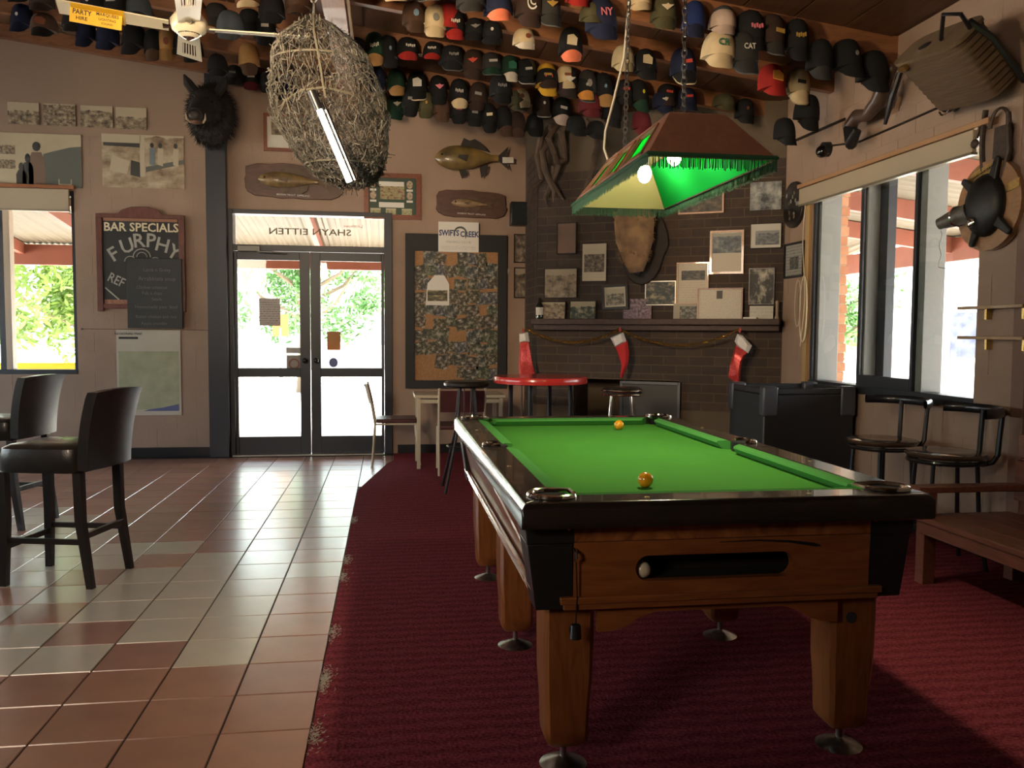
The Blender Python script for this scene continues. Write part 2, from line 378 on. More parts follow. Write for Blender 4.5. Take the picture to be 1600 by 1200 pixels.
for j in range(-6, 20):
    y = Y0+(j+.5)*PY
    for i in range(-2, 14):
        xc = X0-(i+.5)*PX
        if Y0+(j+1)*PY > D: continue
        if i < 0:
            if i == -1 and Y0+j*PY > 7.3: tile(i, j); nt_ += 1
            elif i == -2 and Y0+j*PY > 8.6: tile(i, j); nt_ += 1
            continue
        q = topx(Vector((xc+PX/2, y, 0)))
        if y < 1.5 or q[0] < -25 or q[1] > 1260: continue
        tile(i, j); nt_ += 1
# ---- doors
g = G()
dx0, dx1 = DOOR[0], DOOR[1]
T0 = 2.175
g.box(dx0, dx0+.085, D-.03, D+.14, 0, 2.60); g.box(dx1-.085, dx1, D-.03, D+.14, 0, 2.60)
g.box(dx0+.085, dx1-.085, D-.03, D+.14, 2.555, 2.60); g.box(dx0+.085, dx1-.085, D-.03, D+.14, T0, T0+.06)
door = struct('door_1', g, BLACKALU, bevel=.003)
g = G(); g.box(dx0+.085, dx1-.085, D+.05, D+.056, T0+.06, 2.555); obj('transom_pane', g, GLASS, door)
xm = (dx0+dx1)/2+.0
for s in (0, 1):
    a, b = (dx0+.087, xm-.003) if s == 0 else (xm+.003, dx1-.087)
    g = G(); y0, y1 = D+.01, D+.055; st = .085
    g.box(a, a+(.03 if s == 0 else st+.02), y0, y1, .012, T0-.004); g.box(b-(st+.02 if s == 0 else .03), b, y0, y1, .012, T0-.004)
    a2, b2 = a+(.03 if s == 0 else st+.02), b-(st+.02 if s == 0 else .03)
    g.box(a2, b2, y0, y1, .012, .20); g.box(a2, b2, y0, y1, .84, .935); g.box(a2, b2, y0, y1, 2.08, T0-.004)
    lf = obj('door_leaf', g, BLACKALU, door, bevel=.003)
    for (z0, z1) in ((.20, .84), (.935, 2.08)):
        g = G(); g.box(a2, b2, y0+.018, y0+.024, z0, z1); obj('pane', g, GLASS, lf)
    g = G(); hx = (xm-.06) if s == 0 else (xm+.06)
    g.tube([(hx, y0, 1.02), (hx, y0-.05, 1.02)], .012, 8); g.ell((hx, y0-.06, 1.02), .028, .02, .028, 12, 8)
    obj('door_handle', g, DARKMETAL, lf)
g = G(); g.box(-1.55, -1.33, D-.075, D-.03, 2.165, 2.215); g.tube([(-1.36, D-.06, 2.16), (-1.2, D-.12, 2.155), (-1.06, D-.04, 2.15)], .008, 6)
obj('door_closer', g, mat('closer_enamel', (.2, .2, .17), .4), door)
g = G(); g.box(dx0+.06, dx1-.1, D-.06, D+.12, 0, .012); obj('threshold', g, mat('alu_threshold', (.8, .78, .74), .3, .9), door)
for s, (p0, p1) in enumerate(((375, 470), (502, 598))):
    pass
# writing on the transom glass reads from the street
SIGNINK = mat('gold_glass_lettering', (.13, .1, .05), .5)
text(door, 'SHAYN EITTEN', (-.82, D+.048, 2.385), .095, SIGNINK, rot=(pi/2, 0, pi), bold=.01, sx=1.35)
text(door, 'Licensee', (-.37, D+.048, 2.46), .055, mat('pink_glass_lettering', (.6, .3, .25), .5), rot=(pi/2, 0, pi), sx=1.1)
# ---- window 1 (back wall)
def window_frame(name, g, m): return struct(name, g, m, bevel=.003)
g = G(); x0, x1, z0, z1 = WIN1
g.box(x0, x1, D-.01, D+.13, z0, z0+.045); g.box(x0, x1, D+.02, D+.13, z1-.05, z1); g.box(x1-.03, x1, D-.002, D+.13, z0, z1)
g.box(-3.92, -3.86, D+.03, D+.13, z0, z1)
w1 = window_frame('window_1', g, BLACKALU)
g = G(); g.box(-3.86, -3.80, D+.02, D+.13, z0+.045, z1); obj('mullion', g, mat('cream_timber', (.5, .4, .3), .5), w1, bevel=.004)
for a, b in ((-5.3, -3.92), (-3.80, -3.2)):
    g = G(); g.box(a, b, D+.07, D+.076, z0+.04, z1-.04); obj('pane', g, GLASS, w1)
BLINDM = mat('cream_blind', (.42, .34, .24), .6, bump=.1, bs=200)
g = G(); g.box(-4.2, -3.2, D-.05, D-.02, 2.54, 2.75); bl = obj('blind', g, BLINDM, None, bevel=.004); tag(bl, 'cream fabric blind rolled up over the window beside the bar specials board', 'blind')
g = G(); g.box(-4.2, -3.2, D-.055, D-.015, 2.525, 2.545); obj('bottom_rail', g, mat('blind_rail', (.3, .25, .18), .4), bl)
g = G(); g.box(-4.2, -3.15, D-.05, D, 2.755, 2.79); struct('trim_2', g, mat('orange_varnish', (.32, .12, .05), .35))
# ---- window 2 (right wall)
g = G(); y0, y1, z0, z1 = WIN2
g.box(WX-.01, WX+.14, y0, y1, z0-.045, z0+.02); g.box(WX+.02, WX+.14, y0, y1, z1-.05, z1)
g.box(WX+.0, WX+.14, 6.74, y1, z0, z1); g.box(WX+.005, WX+.05, 6.02, 6.06, z0, z1); g.box(WX+.13, WX+.2, 5.9, 6.02, z0, z1); g.box(WX+.005, WX+.05, 5.36, 5.39, z0, z1); g.box(WX+.0, WX+.06, 5.39, 6.02, z0, z0+.10)
w2 = window_frame('window_2', g, BLACKALU)
for a, b, c in ((6.70, 6.74, .21), (6.00, 6.04, .13), (5.29, 5.36, .18)):
    g = G(); g.box(WX+.03, WX+c, a, b, z0-.02, z1); obj('mullion', g, GREYALU, w2, bevel=.004)
for a, b in ((6.06, 6.74), (5.39, 6.02), (y0, 5.36)):
    g = G(); g.box(WX+.022, WX+.028, a, b, z0, z1-.04); obj('pane', g, GLASS, w2)
g = G(); g.box(WX-.06, WX-.03, 4.74, 6.93, 2.44, 2.575); bl = obj('blind', g, BLINDM, None, bevel=.004); tag(bl, 'long cream blind rolled up above the wide window beside the pool table', 'blind')
g = G(); g.box(WX-.066, WX-.024, 4.74, 6.93, 2.425, 2.442); obj('bottom_rail', g, mat('blind_rail_dark', (.16, .14, .1), .4), bl)
g = G(); g.box(WX-.07, WX, 4.6, 6.95, 2.58, 2.615); struct('trim_3', g, mat('light_timber', (.4, .22, .11), .45), bevel=.004)
g = G(); g.box(WX-.03, WX, 6.80, 6.86, .9, 2.44); struct('trim_4', g, mat('yellow_pine', (.46, .3, .13), .5), bevel=.003)
c = thing('blind_pull', 'looped white blind cord hanging beside the wide window', 'cord', (WX-.05, 6.83, 1.5))
g = G(); pts = [(0, .03*sin(t*.6), .93-.1*t) for t in range(13)]; g.tube(pts, .004, 5)
g.tube([(-.01, -.03+.06*cos(a), .05+.28*sin(a)) for a in [2*pi*i/20 for i in range(20)]], .006, 5, closed=True)
g.tube([(-.015, .06+.05*cos(a), .1+.2*sin(a)) for a in [2*pi*i/20 for i in range(20)]], .005, 5, closed=True)
obj('rope', g, mat('cord_white', (.6, .5, .34), .7), c)
# ledge and cable line above the window
g = G(); g.tube([on('right', 1228, 226, .01), on('right', 1320, 186, .01)], .012, 6); struct('trim_5', g, FRAMEDARK)
# corner boards at the near right
p = onx(1590, 450, WX-.01)
g = G(); g.box(WX-.035, WX, 4.27, 4.37, .1, 3.2); struct('trim_6', g, mat('brown_post', (.2, .115, .085), .55), bevel=.004)
# ---- corner fireplace: brick face, left return, mantel, firebox
BR = [mat('brick', c, .8, var=.12, vs=14, bump=.3, bs=70) for c in ((.052, .032, .021), (.046, .028, .020), (.062, .038, .024), (.044, .028, .021))]
MORTAR = mat('mortar', (.105, .077, .048), .85, bump=.3, bs=120)
FL = 2.37
def fp(u, y, z): q = FA-FDIR*u+FN*(-y); return (q.x, q.y, z)   # u from the window-side corner leftwards, y into the wall
FB = (0.93, 1.98, 0.0, .88)   # firebox opening u0,u1,z0,z1
g = G()
holes = [FB]
def fslab(g, a, b, c, d):
    P = [fp(u, y, w) for y in (.0, .12) for (u, w) in ((a, c), (b, c), (b, d), (a, d))]
    g.add(P, [(0, 1, 2, 3), (7, 6, 5, 4), (0, 4, 5, 1), (1, 5, 6, 2), (2, 6, 7, 3), (3, 7, 4, 0)])
slab(g, 0, FL, 0, 3.45, holes, fslab)
e = fp(FL, 0, 0)
g.box(e[0]-.002, e[0]+.1, e[1]-.0, D, 0, 3.5)
P = [fp(u, y, w) for y in (.1, .5) for (u, w) in ((FB[0], 0), (FB[1], 0), (FB[1], .88), (FB[0], .88))]
g.add(P, [(4, 5, 6, 7), (0, 4, 7, 3), (1, 2, 6, 5), (3, 7, 6, 2)])
wall_fire = struct('wall_fireplace', g, MORTAR, smooth=False)
masonry(wall_fire, 'brick', 0.0, FL, .60, 2.93, .24, .086, .010, [FB, (FB[0], FB[1], .0, .89)], lambda u, y, w: fp(u, y, w), BR, limit=296, proud=.006, jit=.002, depth=.05)
g = G()
for k in range(30):
    for a in ((0, .22), (.23, .46), (.47, .70)):
        z0 = .6+k*.086
        if e[1]+a[0] < D-.05: g.box(e[0]-.008, e[0]+.02, e[1]+a[0], min(e[1]+a[1], D-.01), z0+.005, z0+.081)
obj('brick_return', g, BR[1], wall_fire, kind='stuff', smooth=False)
MANTELM = wood('mantel_timber', (.035, .016, .011), (.065, .03, .018), .6, (2, 8, 8), 0)
g = G(); P = [fp(u, y, w) for y in (-.20, -.012) for (u, w) in ((.012, 1.415), (FL-.0, 1.415), (FL-.0, 1.47), (.012, 1.47))]
g.add(P, [(3, 2, 1, 0), (4, 5, 6, 7), (1, 5, 4, 0), (2, 6, 5, 1), (3, 7, 6, 2), (0, 4, 7, 3)])
P = [fp(u, y, w) for y in (-.12, -.012) for (u, w) in ((.02, 1.36), (FL, 1.36), (FL, 1.415), (.02, 1.415))]
g.add(P, [(3, 2, 1, 0), (4, 5, 6, 7), (1, 5, 4, 0), (2, 6, 5, 1), (3, 7, 6, 2), (0, 4, 7, 3)])
tag(obj('mantelpiece', g, MANTELM, None, bevel=.005), 'long dark timber mantelpiece across the corner brick fireplace', 'mantel')
# steel firebox door panel standing in the opening
t = thing('fire_screen', 'black steel fire screen standing in the brick fireplace opening', 'screen', fp(1.2, -.04, 0), ANG)
g = G(); g.box(-.27, .27, -.01, .01, .05, .84); obj('panel', g, mat('screen_black', (.016, .018, .017), .45), t)
g = G()
for x in (-.28, .28): g.box(x-.012, x+.012, -.018, .018, 0, .87)
g.box(-.28, .28, -.018, .018, .845, .87); obj('frame', g, mat('screen_edge', (.09, .1, .11), .35, .6), t)
# ---- carpet
CARPT = bpy.data.materials.new('red_carpet'); CARPT.use_nodes = True
n = CARPT.node_tree.nodes; l = CARPT.node_tree.links; pb = n['Principled BSDF']; pb.inputs['Roughness'].default_value = .95; pb.inputs['Specular IOR Level'].default_value = .04
tc = n.new('ShaderNodeTexCoord')
w1_ = n.new('ShaderNodeTexWave'); w1_.inputs['Scale'].default_value = 4.2; w1_.inputs['Distortion'].default_value = 3.5; w1_.inputs['Detail'].default_value = 2; w1_.inputs['Detail Scale'].default_value = 2.5; w1_.bands_direction = 'Y'
mp_ = n.new('ShaderNodeMapping'); mp_.inputs['Scale'].default_value = (85, 95, 1); l.new(tc.outputs['Object'], mp_.inputs[0])
ns = n.new('ShaderNodeTexNoise'); ns.inputs['Scale'].default_value = 1; ns.inputs['Detail'].default_value = 2; l.new(mp_.outputs[0], ns.inputs[0])
l.new(tc.outputs['Object'], w1_.inputs[0])
ad = n.new('ShaderNodeMath'); ad.operation = 'MULTIPLY_ADD'; ad.inputs[1].default_value = .16; l.new(w1_.outputs['Fac'], ad.inputs[0]); l.new(ns.outputs['Fac'], ad.inputs[2])
rp = n.new('ShaderNodeValToRGB'); rp.color_ramp.elements[0].position = .36; rp.color_ramp.elements[0].color = (.10, .014, .020, 1); rp.color_ramp.elements[1].position = .82; rp.color_ramp.elements[1].color = (.29, .058, .075, 1)
l.new(ad.outputs[0], rp.inputs[0]); l.new(rp.outputs[0], pb.inputs['Base Color'])
bp = n.new('ShaderNodeBump'); bp.inputs['Strength'].default_value = .35; bp.inputs['Distance'].default_value = .012; l.new(ad.outputs[0], bp.inputs['Height']); l.new(bp.outputs[0], pb.inputs['Normal'])
edge = [(-.256+random.uniform(-.0025, .0025), y*.1) for y in range(-30, 72)]
poly = edge+[(-.25, 7.18), (-.01, 8.58), (.05, 8.75), (.06, D-.03), (1.5, D-.03), (e[0], e[1]-.02), fp(0, -.02, 0)[:2], (WX-.03, 7.2), (WX-.03, -3.0)]
g = G(); N = len(poly); g.add([(x, y, .001) for x, y in poly]+[(x, y, .009) for x, y in poly], [tuple(range(N-1, -1, -1)), tuple(range(N, 2*N))]+[(i, (i+1) % N, N+(i+1) % N, N+i) for i in range(N)])
carpet = struct('floor_carpet', g, CARPT, smooth=False)
g = G(); FRAY = mat('frayed_backing', (.42, .38, .32), .9)
for yc in (2.78, 3.2, 3.25, 3.75, 4.6, 4.95, 6.0):
    for k in range(110):
        x = -.255+abs(random.gauss(0, .018)); y = yc+random.gauss(0, .05); a = random.uniform(0, pi)
        g.tube([(x, y, .008), (x+.012*cos(a), y+.012*sin(a), .011)], .0012, 3)
obj('frayed_threads', g, FRAY, carpet, kind='stuff')
# ============================================================ OUTSIDE
GROUND = mat('pale_concrete', (.62, .58, .52), .85, var=.06, vs=2)
g = G(); g.box(-60, 60, D+.2, 90, -.25, -.12); g.box(WX+.2, 60, -40, D+.2, -.25, -.12); g.box(-60, -6.7, -40, D+.2, -.25, -.12); struct('ground', g, GROUND)
g = G(); g.box(-9, 7.2, D+.2, D+3.3, -.2, -.03); g.box(WX+.2, 7.2, -5, D+.2, -.2, -.03); struct('ground_verandah', g, mat('verandah_slab', (.6, .56, .5), .8, var=.05))
IRON = mat('corrugated_iron', (.175, .142, .095), .6, var=.05, vs=3)
def corr(u0, u1, v0, v1, zf, axis):
    g = G(); n_ = int((u1-u0)/.022)
    def fn(a, b):
        u = u0+(u1-u0)*a; v = v0+(v1-v0)*b; zz = zf(v)+.011*sin(u/.076*2*pi)
        return (u, v, zz) if axis == 'y' else (v, u, zz)
    g.grid(fn, n_, 1); return g
def zback(y): return 2.86-.12*(y-D)
vr = struct('verandah_roof', corr(-9, 6.9, D+.2, D+3.3, zback, 'y'), IRON)
def zright(x): return 2.86-.12*(x-WX)
obj('roof_sheet', corr(-4, D+.2, WX+.2, WX+3.3, zright, 'x'), IRON, vr)
g = G(); g.box(-9, 7.0, D+3.0, D+3.1, 2.2, 2.47); obj('fascia_beam', g, REDPAINT, vr)
g = G(); g.box(WX+3.0, WX+3.1, -5, D+3.1, 2.2, 2.47); obj('fascia_beam', g, REDPAINT, vr)
for x in (-6.6, -4.9, -3.75, -2.3, -.95, .7, 2.2):
    g = G(); g.add([(x, D+.2, zback(D+.2)-.16), (x+.07, D+.2, zback(D+.2)-.16), (x+.07, D+3.1, zback(D+3.1)-.16), (x, D+3.1, zback(D+3.1)-.16), (x, D+.2, zback(D+.2)-.015), (x+.07, D+.2, zback(D+.2)-.015), (x+.07, D+3.1, zback(D+3.1)-.015), (x, D+3.1, zback(D+3.1)-.015)],
      [(0, 3, 2, 1), (4, 5, 6, 7), (0, 1, 5, 4), (1, 2, 6, 5), (2, 3, 7, 6), (3, 0, 4, 7)]); obj('rafter', g, REDPAINT, vr)
for y in (3.0, 4.6, 6.2, 7.8, 9.2):
    g = G(); g.add([(WX+.2, y, zright(WX+.2)-.2), (WX+.2, y+.08, zright(WX+.2)-.2), (WX+3.1, y+.08, zright(WX+3.1)-.2), (WX+3.1, y, zright(WX+3.1)-.2), (WX+.2, y, zright(WX+.2)-.015), (WX+.2, y+.08, zright(WX+.2)-.015), (WX+3.1, y+.08, zright(WX+3.1)-.015), (WX+3.1, y, zright(WX+3.1)-.015)],
      [(0, 1, 2, 3), (7, 6, 5, 4), (0, 4, 5, 1), (1, 5, 6, 2), (2, 6, 7, 3), (3, 7, 4, 0)]); obj('rafter', g, REDPAINT, vr)
g = G(); g.box(-9, 7, D+.25, D+.33, 2.62, 2.8); obj('ledger', g, REDPAINT, vr)
for x, y in ((-6.0, D+3.05), (WX+3.05, D+3.05), (2.6, D+3.05), (WX+3.05, 9.55), (WX+3.05, 2.6)):
    g = G(); g.box(x-.055, x+.055, y-.055, y+.055, -.1, 2.25); obj('post', g, REDPAINT, vr)
# brick pier outside the wide window
pier = thing('brick_pier', 'orange brick pier outside the wide window', 'pier', (3.93, 7.2, -.03))
OB = [mat('orange_brick', c, .8, var=.1, vs=20) for c in ((.5, .24, .13), (.45, .2, .11), (.54, .28, .16))]
g = G(); g.box(-.14, .105, -.11, .15, 0, 2.75); obj('mortar', g, mat('pale_mortar', (.5, .4, .3), .9), pier)
for k in range(32):
    z0 = k*.086
    for a, b in (((-.15, .085),) if k % 2 else ((-.15, -.03), (-.02, .098))):
        g = G(); g.box(a, b+.02, -.12, .16, z0+.005, z0+.081); obj('brick', g, OB[k % 3], pier, smooth=False)
# trees over the road
def tree(x, y, h, w, seed, label, nl, c):
    rd = random.Random(seed); t = thing('street_tree', label, 'tree', (x, y, -.12), group='street trees')
    g = G(); g.tube([(0, 0, 0), (.08, 0, h*.3), (-.05, .1, h*.55), (.05, 0, h*.8)], [.16, .13, .09, .03], 8)
    for k in range(7):
        a = rd.uniform(0, 2*pi); z0 = h*rd.uniform(.3, .6); g.tube([(0, 0, z0), (w*.3*cos(a), w*.3*sin(a), z0+.5), (w*.45*cos(a), w*.45*sin(a), z0+1.1)], [.06, .04, .015], 5)
    obj('trunk', g, mat('bark', (.2, .15, .1), .9), t)
    g = G(); cl = [(rd.gauss(0, w*.26), rd.gauss(0, w*.26), h*.62+rd.gauss(0, h*.17), rd.uniform(.35, .7)) for _ in range(34)]
    for k in range(nl):
        cx, cy, cz, r = rd.choice(cl); v = Vector((rd.gauss(0, 1), rd.gauss(0, 1), rd.gauss(0, 1))).normalized()*r*rd.uniform(.5, 1)
        c0 = Vector((cx, cy, cz))+v; a = Vector((rd.uniform(-1, 1), rd.uniform(-1, 1), rd.uniform(-1, .3))).normalized()*rd.uniform(.07, .13)
        b = a.orthogonal().normalized()*.035
        g.add([c0-a, c0+b, c0+a, c0-b], [(0, 1, 2, 3)])
    m = mat('foliage', c, .6, var=.3, vs=3, trans=0)
    f = obj('foliage', g, m, t, kind='stuff', smooth=False)
tree(-5.6, 17.5, 4.3, 4.0, 3, 'bright green street tree seen through the window beside the bar specials board', 7500, (.15, .25, .035))
tree(-2.0, 20.5, 4.6, 3.2, 5, 'green street tree seen through the glass of the front door', 5200, (.085, .21, .05))
tree(8.8, 16.0, 3.7, 2.2, 9, 'small green street tree seen past the brick pier', 2600, (.1, .24, .05))
# yellow barrier board at the verandah edge
t = thing('barrier_board', 'yellow barrier board seen low through the window beside the bar specials board', 'barrier', (-4.6, 12.5, -.03), 0)
g = G(); g.box(-1.6, .55, -.015, .015, .74, .90); obj('board', g, mat('barrier_yellow', (.75, .47, .02), .4), t)
g = G()
for x in (-1.4, .35): g.box(x-.03, x+.03, .015, .06, 0, .92)
obj('post', g, REDPAINT, t)
text(t, 'BAR AND BISTRO OPEN', (-.3, -.02, .775), .06, BLACKM)
# shops across the road
t = thing('shop_front', 'pale shop with yellow posters across the road', 'shop', (17.5, 29.5, -.12), radians(-33))
WHITEW = mat('white_wall', (.8, .78, .74), .8)
g = G(); g.box(-4.5, 4.5, 0, 3.5, 0, 4.2); obj('wall', g, WHITEW, t)
g = G(); g.box(-4.6, 1.2, -1.6, 0, 2.75, 2.9); obj('awning', g, mat('awning_edge', (.55, .25, .2), .6), t)
g = G(); g.box(-4.4, .6, -.04, 0, .9, 1.95); obj('shop_window', g, mat('shop_yellow', (.75, .6, .3), .6), t)
for a, c in ((-3.9, (.6, .2, .12)), (-1.9, (.3, .25, .35)), (-.4, (.55, .4, .1))):
    g = G(); g.box(a, a+1.1, -.06, -.02, 1.0, 1.85); obj('poster', g, mat('poster', c, .6, var=.4, vs=5), t)
g = G(); g.box(-4.4, 1.0, -1.63, -1.6, 2.35, 2.72); obj('sign_board', g, mat('sign_white', (.75, .78, .8), .6), t)
t = thing('street_stall', 'dark shop opening in a white building across the road, beyond the verandah', 'shop', (14.2, 19.0, -.12), radians(-50))
g = G(); g.box(-2.2, 3.5, 0, 3, 0, 3.6); obj('wall', g, WHITEW, t)
g = G(); g.box(-.5, .45, -.05, 0, .9, 2.0); obj('opening', g, mat('shop_dark', (.13, .14, .22), .5, var=.5, vs=5), t)
t = thing('street_building', 'low pale building across the road seen through the front door glass', 'building', (1.2, 34, -.12))
g = G(); g.box(-9, 6, 0, 4, 0, 3.4); obj('wall', g, WHITEW, t)
g = G(); g.box(-9.3, 6.3, -.6, 4.3, 3.4, 3.6); obj('roof', g, IRON, t)
for a in (-5.6, -1.5, 2.4):
    g = G(); g.box(a, a+1.5, -.05, 0, .9, 2.1); obj('window', g, mat('far_window', (.3, .32, .33), .3), t)
t = thing('road_sign', 'small orange road sign seen through the front door glass', 'sign', (-1.95, 16.0, -.12))
g = G(); g.tube([(0, 0, 0), (0, 0, 1.5)], .03, 8); obj('post', g, GREYALU, t)
g = G(); g.box(-.14, .14, -.02, .02, 1.35, 1.75); obj('plate', g, mat('sign_orange', (.7, .18, .06), .5), t)
# ============================================================ POOL TABLE
FELT = mat('green_felt', (.062, .245, .036), .9, var=.05, vs=3, spec=.06)
FELT2 = mat('green_felt_cushion', (.07, .27, .058), .9, spec=.1)
TW1 = wood('table_pine', (.215, .068, .019), (.33, .118, .035), .3, (1.2, 9, 9), .35, 3, 6)
TW0 = wood('table_pine_figured', (.16, .05, .015), (.42, .16, .05), .3, (3.2, 6, 2.2), .35, 2.6, 9)
TW2 = wood('table_pine_leg', (.195, .064, .018), (.30, .11, .034), .32, (9, 9, 1.2), .35, 3, 6)
TW3 = wood('side_veneer', (.20, .07, .035), (.30, .115, .055), .3, (9, 1.2, 9), .4)
RAILM = mat('rail_laminate', (.02, .016, .013), .22, coat=.4, bump=.02, bs=90)
T = thing('pool_table', 'wooden pub pool table with green felt and black rails on the red carpet', 'pool table', (.99, 3.5, 0))
hw, hl, zt = .625, 1.21, .865
rw = .115
g = G()   # rails: four mitred pieces with a rounded outer edge
def rail(a, b, c, d):   # outer corners a,b inner d,c (plan)
    gg = G(); n_ = 4
    top = [a, b, c, d]; z0 = .79
    def lerp(p, q, t): return (p[0]+(q[0]-p[0])*t, p[1]+(q[1]-p[1])*t)
    a1, b1 = lerp(a, d, .12), lerp(b, c, .12)
    gg.add([(*a, z0), (*b, z0), (*b, zt-.018), (*a, zt-.018), (*b1, zt), (*a1, zt), (*c, zt), (*d, zt), (*c, z0), (*d, z0)],
           [(0, 1, 2, 3), (3, 2, 4, 5), (5, 4, 6, 7), (7, 6, 8, 9), (9, 8, 1, 0), (0, 3, 5, 7, 9), (1, 8, 6, 4, 2)])
    return gg
O = [(-hw, -hl), (hw, -hl), (hw, hl), (-hw, hl)]; I = [(-hw+rw, -hl+rw), (hw-rw, -hl+rw), (hw-rw, hl-rw), (-hw+rw, hl-rw)]
for k in range(4):
    obj('rail', rail(O[k], O[(k+1) % 4], I[(k+1) % 4], I[k]), RAILM, T, bevel=.004)
g = G(); g.box(-hw+rw-.01, hw-rw+.01, -hl+rw-.01, hl-rw+.01, .80, .826); obj('cloth', g, FELT, T, smooth=False)
ix, iy = hw-rw, hl-rw
def cushion(p, q, nrm):  # along p->q on the rail edge, nrm points to the bed
    gg = G(); p = Vector((*p, 0)); q = Vector((*q, 0)); t = (q-p).normalized(); nv = Vector((*nrm, 0))
    sec = [(0, .862), (.012, .866), (.046, .860), (.05, .852), (.03, .828), (0, .826)]
    vs = []
    for e_, sg in ((p, 1), (q, -1)):
        for off, z_ in sec: vs.append(e_+t*sg*off*.75+nv*off+Vector((0, 0, z_)))
    n_ = len(sec)
    gg.add(vs, [(i, i+1, n_+i+1, n_+i) for i in range(n_-1)]+[(n_-1, 0, n_, 2*n_-1), tuple(range(n_-1, -1, -1)), tuple(range(n_, 2*n_))])
    return gg
pg = .065
for x, s in ((-ix, 1), (ix, -1)):
    for a, b in ((-iy+pg, -.055), (.055, iy-pg)):
        obj('cushion', cushion((x, a), (x, b), (s, 0)), FELT2, T)
for y, s in ((-iy, 1), (iy, -1)):
    obj('cushion', cushion((-ix+pg, y), (ix-pg, y), (0, s)), FELT2, T)
HOLE = mat('pocket_black', (.004, .004, .004), .9)
for sx in (-1, 1):
    for sy in (-1, 0, 1):
        cx, cy = (sx*(ix+.012), sy*(iy+.012)) if sy else (sx*(ix+.03), 0)
        r = .056 if sy else .045
        g = G(); g.lathe([(r, .80), (r, zt+.0012)], 20, Matrix.Translation((cx, cy, 0))); pk = obj('pocket', g, HOLE, T)
        a0 = atan2(sy, sx) if sy else (0 if sx > 0 else pi)
        span = radians(135) if sy else radians(100)
        pts = []
        for k in range(19):
            a = a0-span+2*span*k/18
            pts.append((cx+(r+.008)*cos(a), cy+(r+.008)*sin(a), zt+.004))
        if sy:  # arms of the pocket iron run along both rails
            t0 = Vector((-sin(a0-span), cos(a0-span), 0)); t1 = Vector((-sin(a0+span), cos(a0+span), 0))
            pts = [Vector(pts[0])-t0*.07]+[Vector(p) for p in pts]+[Vector(pts[-1])+t1*.07]
        g = G(); g.tube(pts, [.007]+[.0105]*(len(pts)-2)+[.007], 8)
        obj('pocket_iron', g, CHROME, pk)
g = G(); yb = -iy+.22; LINE = mat('chalk_line_dark', (.02, .11, .02), .9)
g.box(-ix+.05, ix-.05, yb-.001, yb+.001, .826, .8268)
for k in range(24):
    a, b = pi+pi*k/24, pi+pi*(k+1)/24; R_ = .145
    g.tube([(R_*cos(a)+.16, yb+R_*sin(a), .8265), (R_*cos(b)+.16, yb+R_*sin(b), .8265)], .0012, 4)
obj('baulk_line', g, LINE, T)
for k in range(4):   # sights let into the rails
    for q in (-.25, .25):
        for ax in ((1, 0), (0, 1)):
            x_, y_ = ((q*1.0, (hl-rw*.5)*(1 if k % 2 else -1)) if ax[0] else ((hw-rw*.5)*(1 if k % 2 else -1), q*2.2+(.0 if k < 2 else .0)))
            if k > 1: continue
            g = G(); g.cyl((x_, y_, zt-.001), (x_, y_, zt+.0012), .007, n=10); obj('rail_sight', g, BRASS, T)
# cabinet
yf = -hl+.075; CF = hw-.055
g = G(); g.prism([(-CF+.04, .575), (CF-.04, .575), (CF-.01, .80), (-CF+.01, .80)], yf+.13, hl-.1); obj('cabinet', g, mat('cabinet_inside', (.02, .012, .008), .8), T)
for s in (-1, 1):
    y0_, y1_ = (yf, yf+.03) if s < 0 else (hl-.10, hl-.075)
    g = G(); g.box(-.46, .46, y0_-.004*(s < 0), y1_, .735, .80); obj('upper_panel', g, TW0, T, bevel=.002)
    sx0, sx1, sz0, sz1 = -.275, .215, .612, .688; rr = (sz1-sz0)/2; zm = (sz0+sz1)/2
    if s < 0:
        up = [(sx1+rr*.0-rr+rr*sin(pi*k/16), zm+rr*cos(pi*k/16)) for k in range(9)]   # right end, top to mid
        upl = [(sx0+rr-rr*sin(pi*k/16), zm+rr*cos(pi*k/16)) for k in range(9)]
        top = [(-.46, zm), (-.46, .733), (.46, .733), (.46, zm)]+list(reversed(up))+upl
        dn = [(x, 2*zm-z_) for x, z_ in up]; dnl = [(x, 2*zm-z_) for x, z_ in upl]
        bot = [(-.46, zm)]+list(reversed(dnl))+dn+[(.46, zm), (.46, .572), (-.46, .572)]
        g = G(); g.prism(list(reversed(top)), y0_, y1_); g.prism(list(reversed(bot)), y0_, y1_)
        obj('slot_panel', g, TW1, T, smooth=False)
        g = G(); g.box(sx0-.02, sx1+.02, y1_, y1_+.10, .606, .61); obj('ball_tray', g, HOLE, T)
        g = G(); g.tube([(-.02, y0_-.0005, .722), (.10, y0_-.0005, .724), (.2, y0_-.0005, .718), (.28, y0_-.0005, .706), (.3, y0_-.0005, .702)], [.001, .0025, .004, .006, .002], 6); obj('routed_groove', g, HOLE, T)
    else:
        g = G(); g.box(-.46, .46, y0_, y1_, .572, .733); obj('end_panel', g, TW1, T)
    g = G(); yy = yf-.012 if s < 0 else hl-.075
    g.box(-.50, .50, yy, yy+.04, .553, .574); g.box(-.49, .49, yy+.006, yy+.04, .535, .553); obj('ledge', g, TW1, T, bevel=.003)
    P = [(-.38, .455), (-.33, .457), (-.29, .47), (-.25, .495), (-.2, .51), (.2, .51), (.25, .495), (.29, .47), (.33, .457), (.38, .455), (.38, .537), (-.38, .537)]
    g = G(); yy = yf+.03 if s < 0 else hl-.13
    g.prism(list(reversed([(x, z_) for x, z_ in reversed(P)])), yy, yy+.022); obj('apron', g, TW1, T)
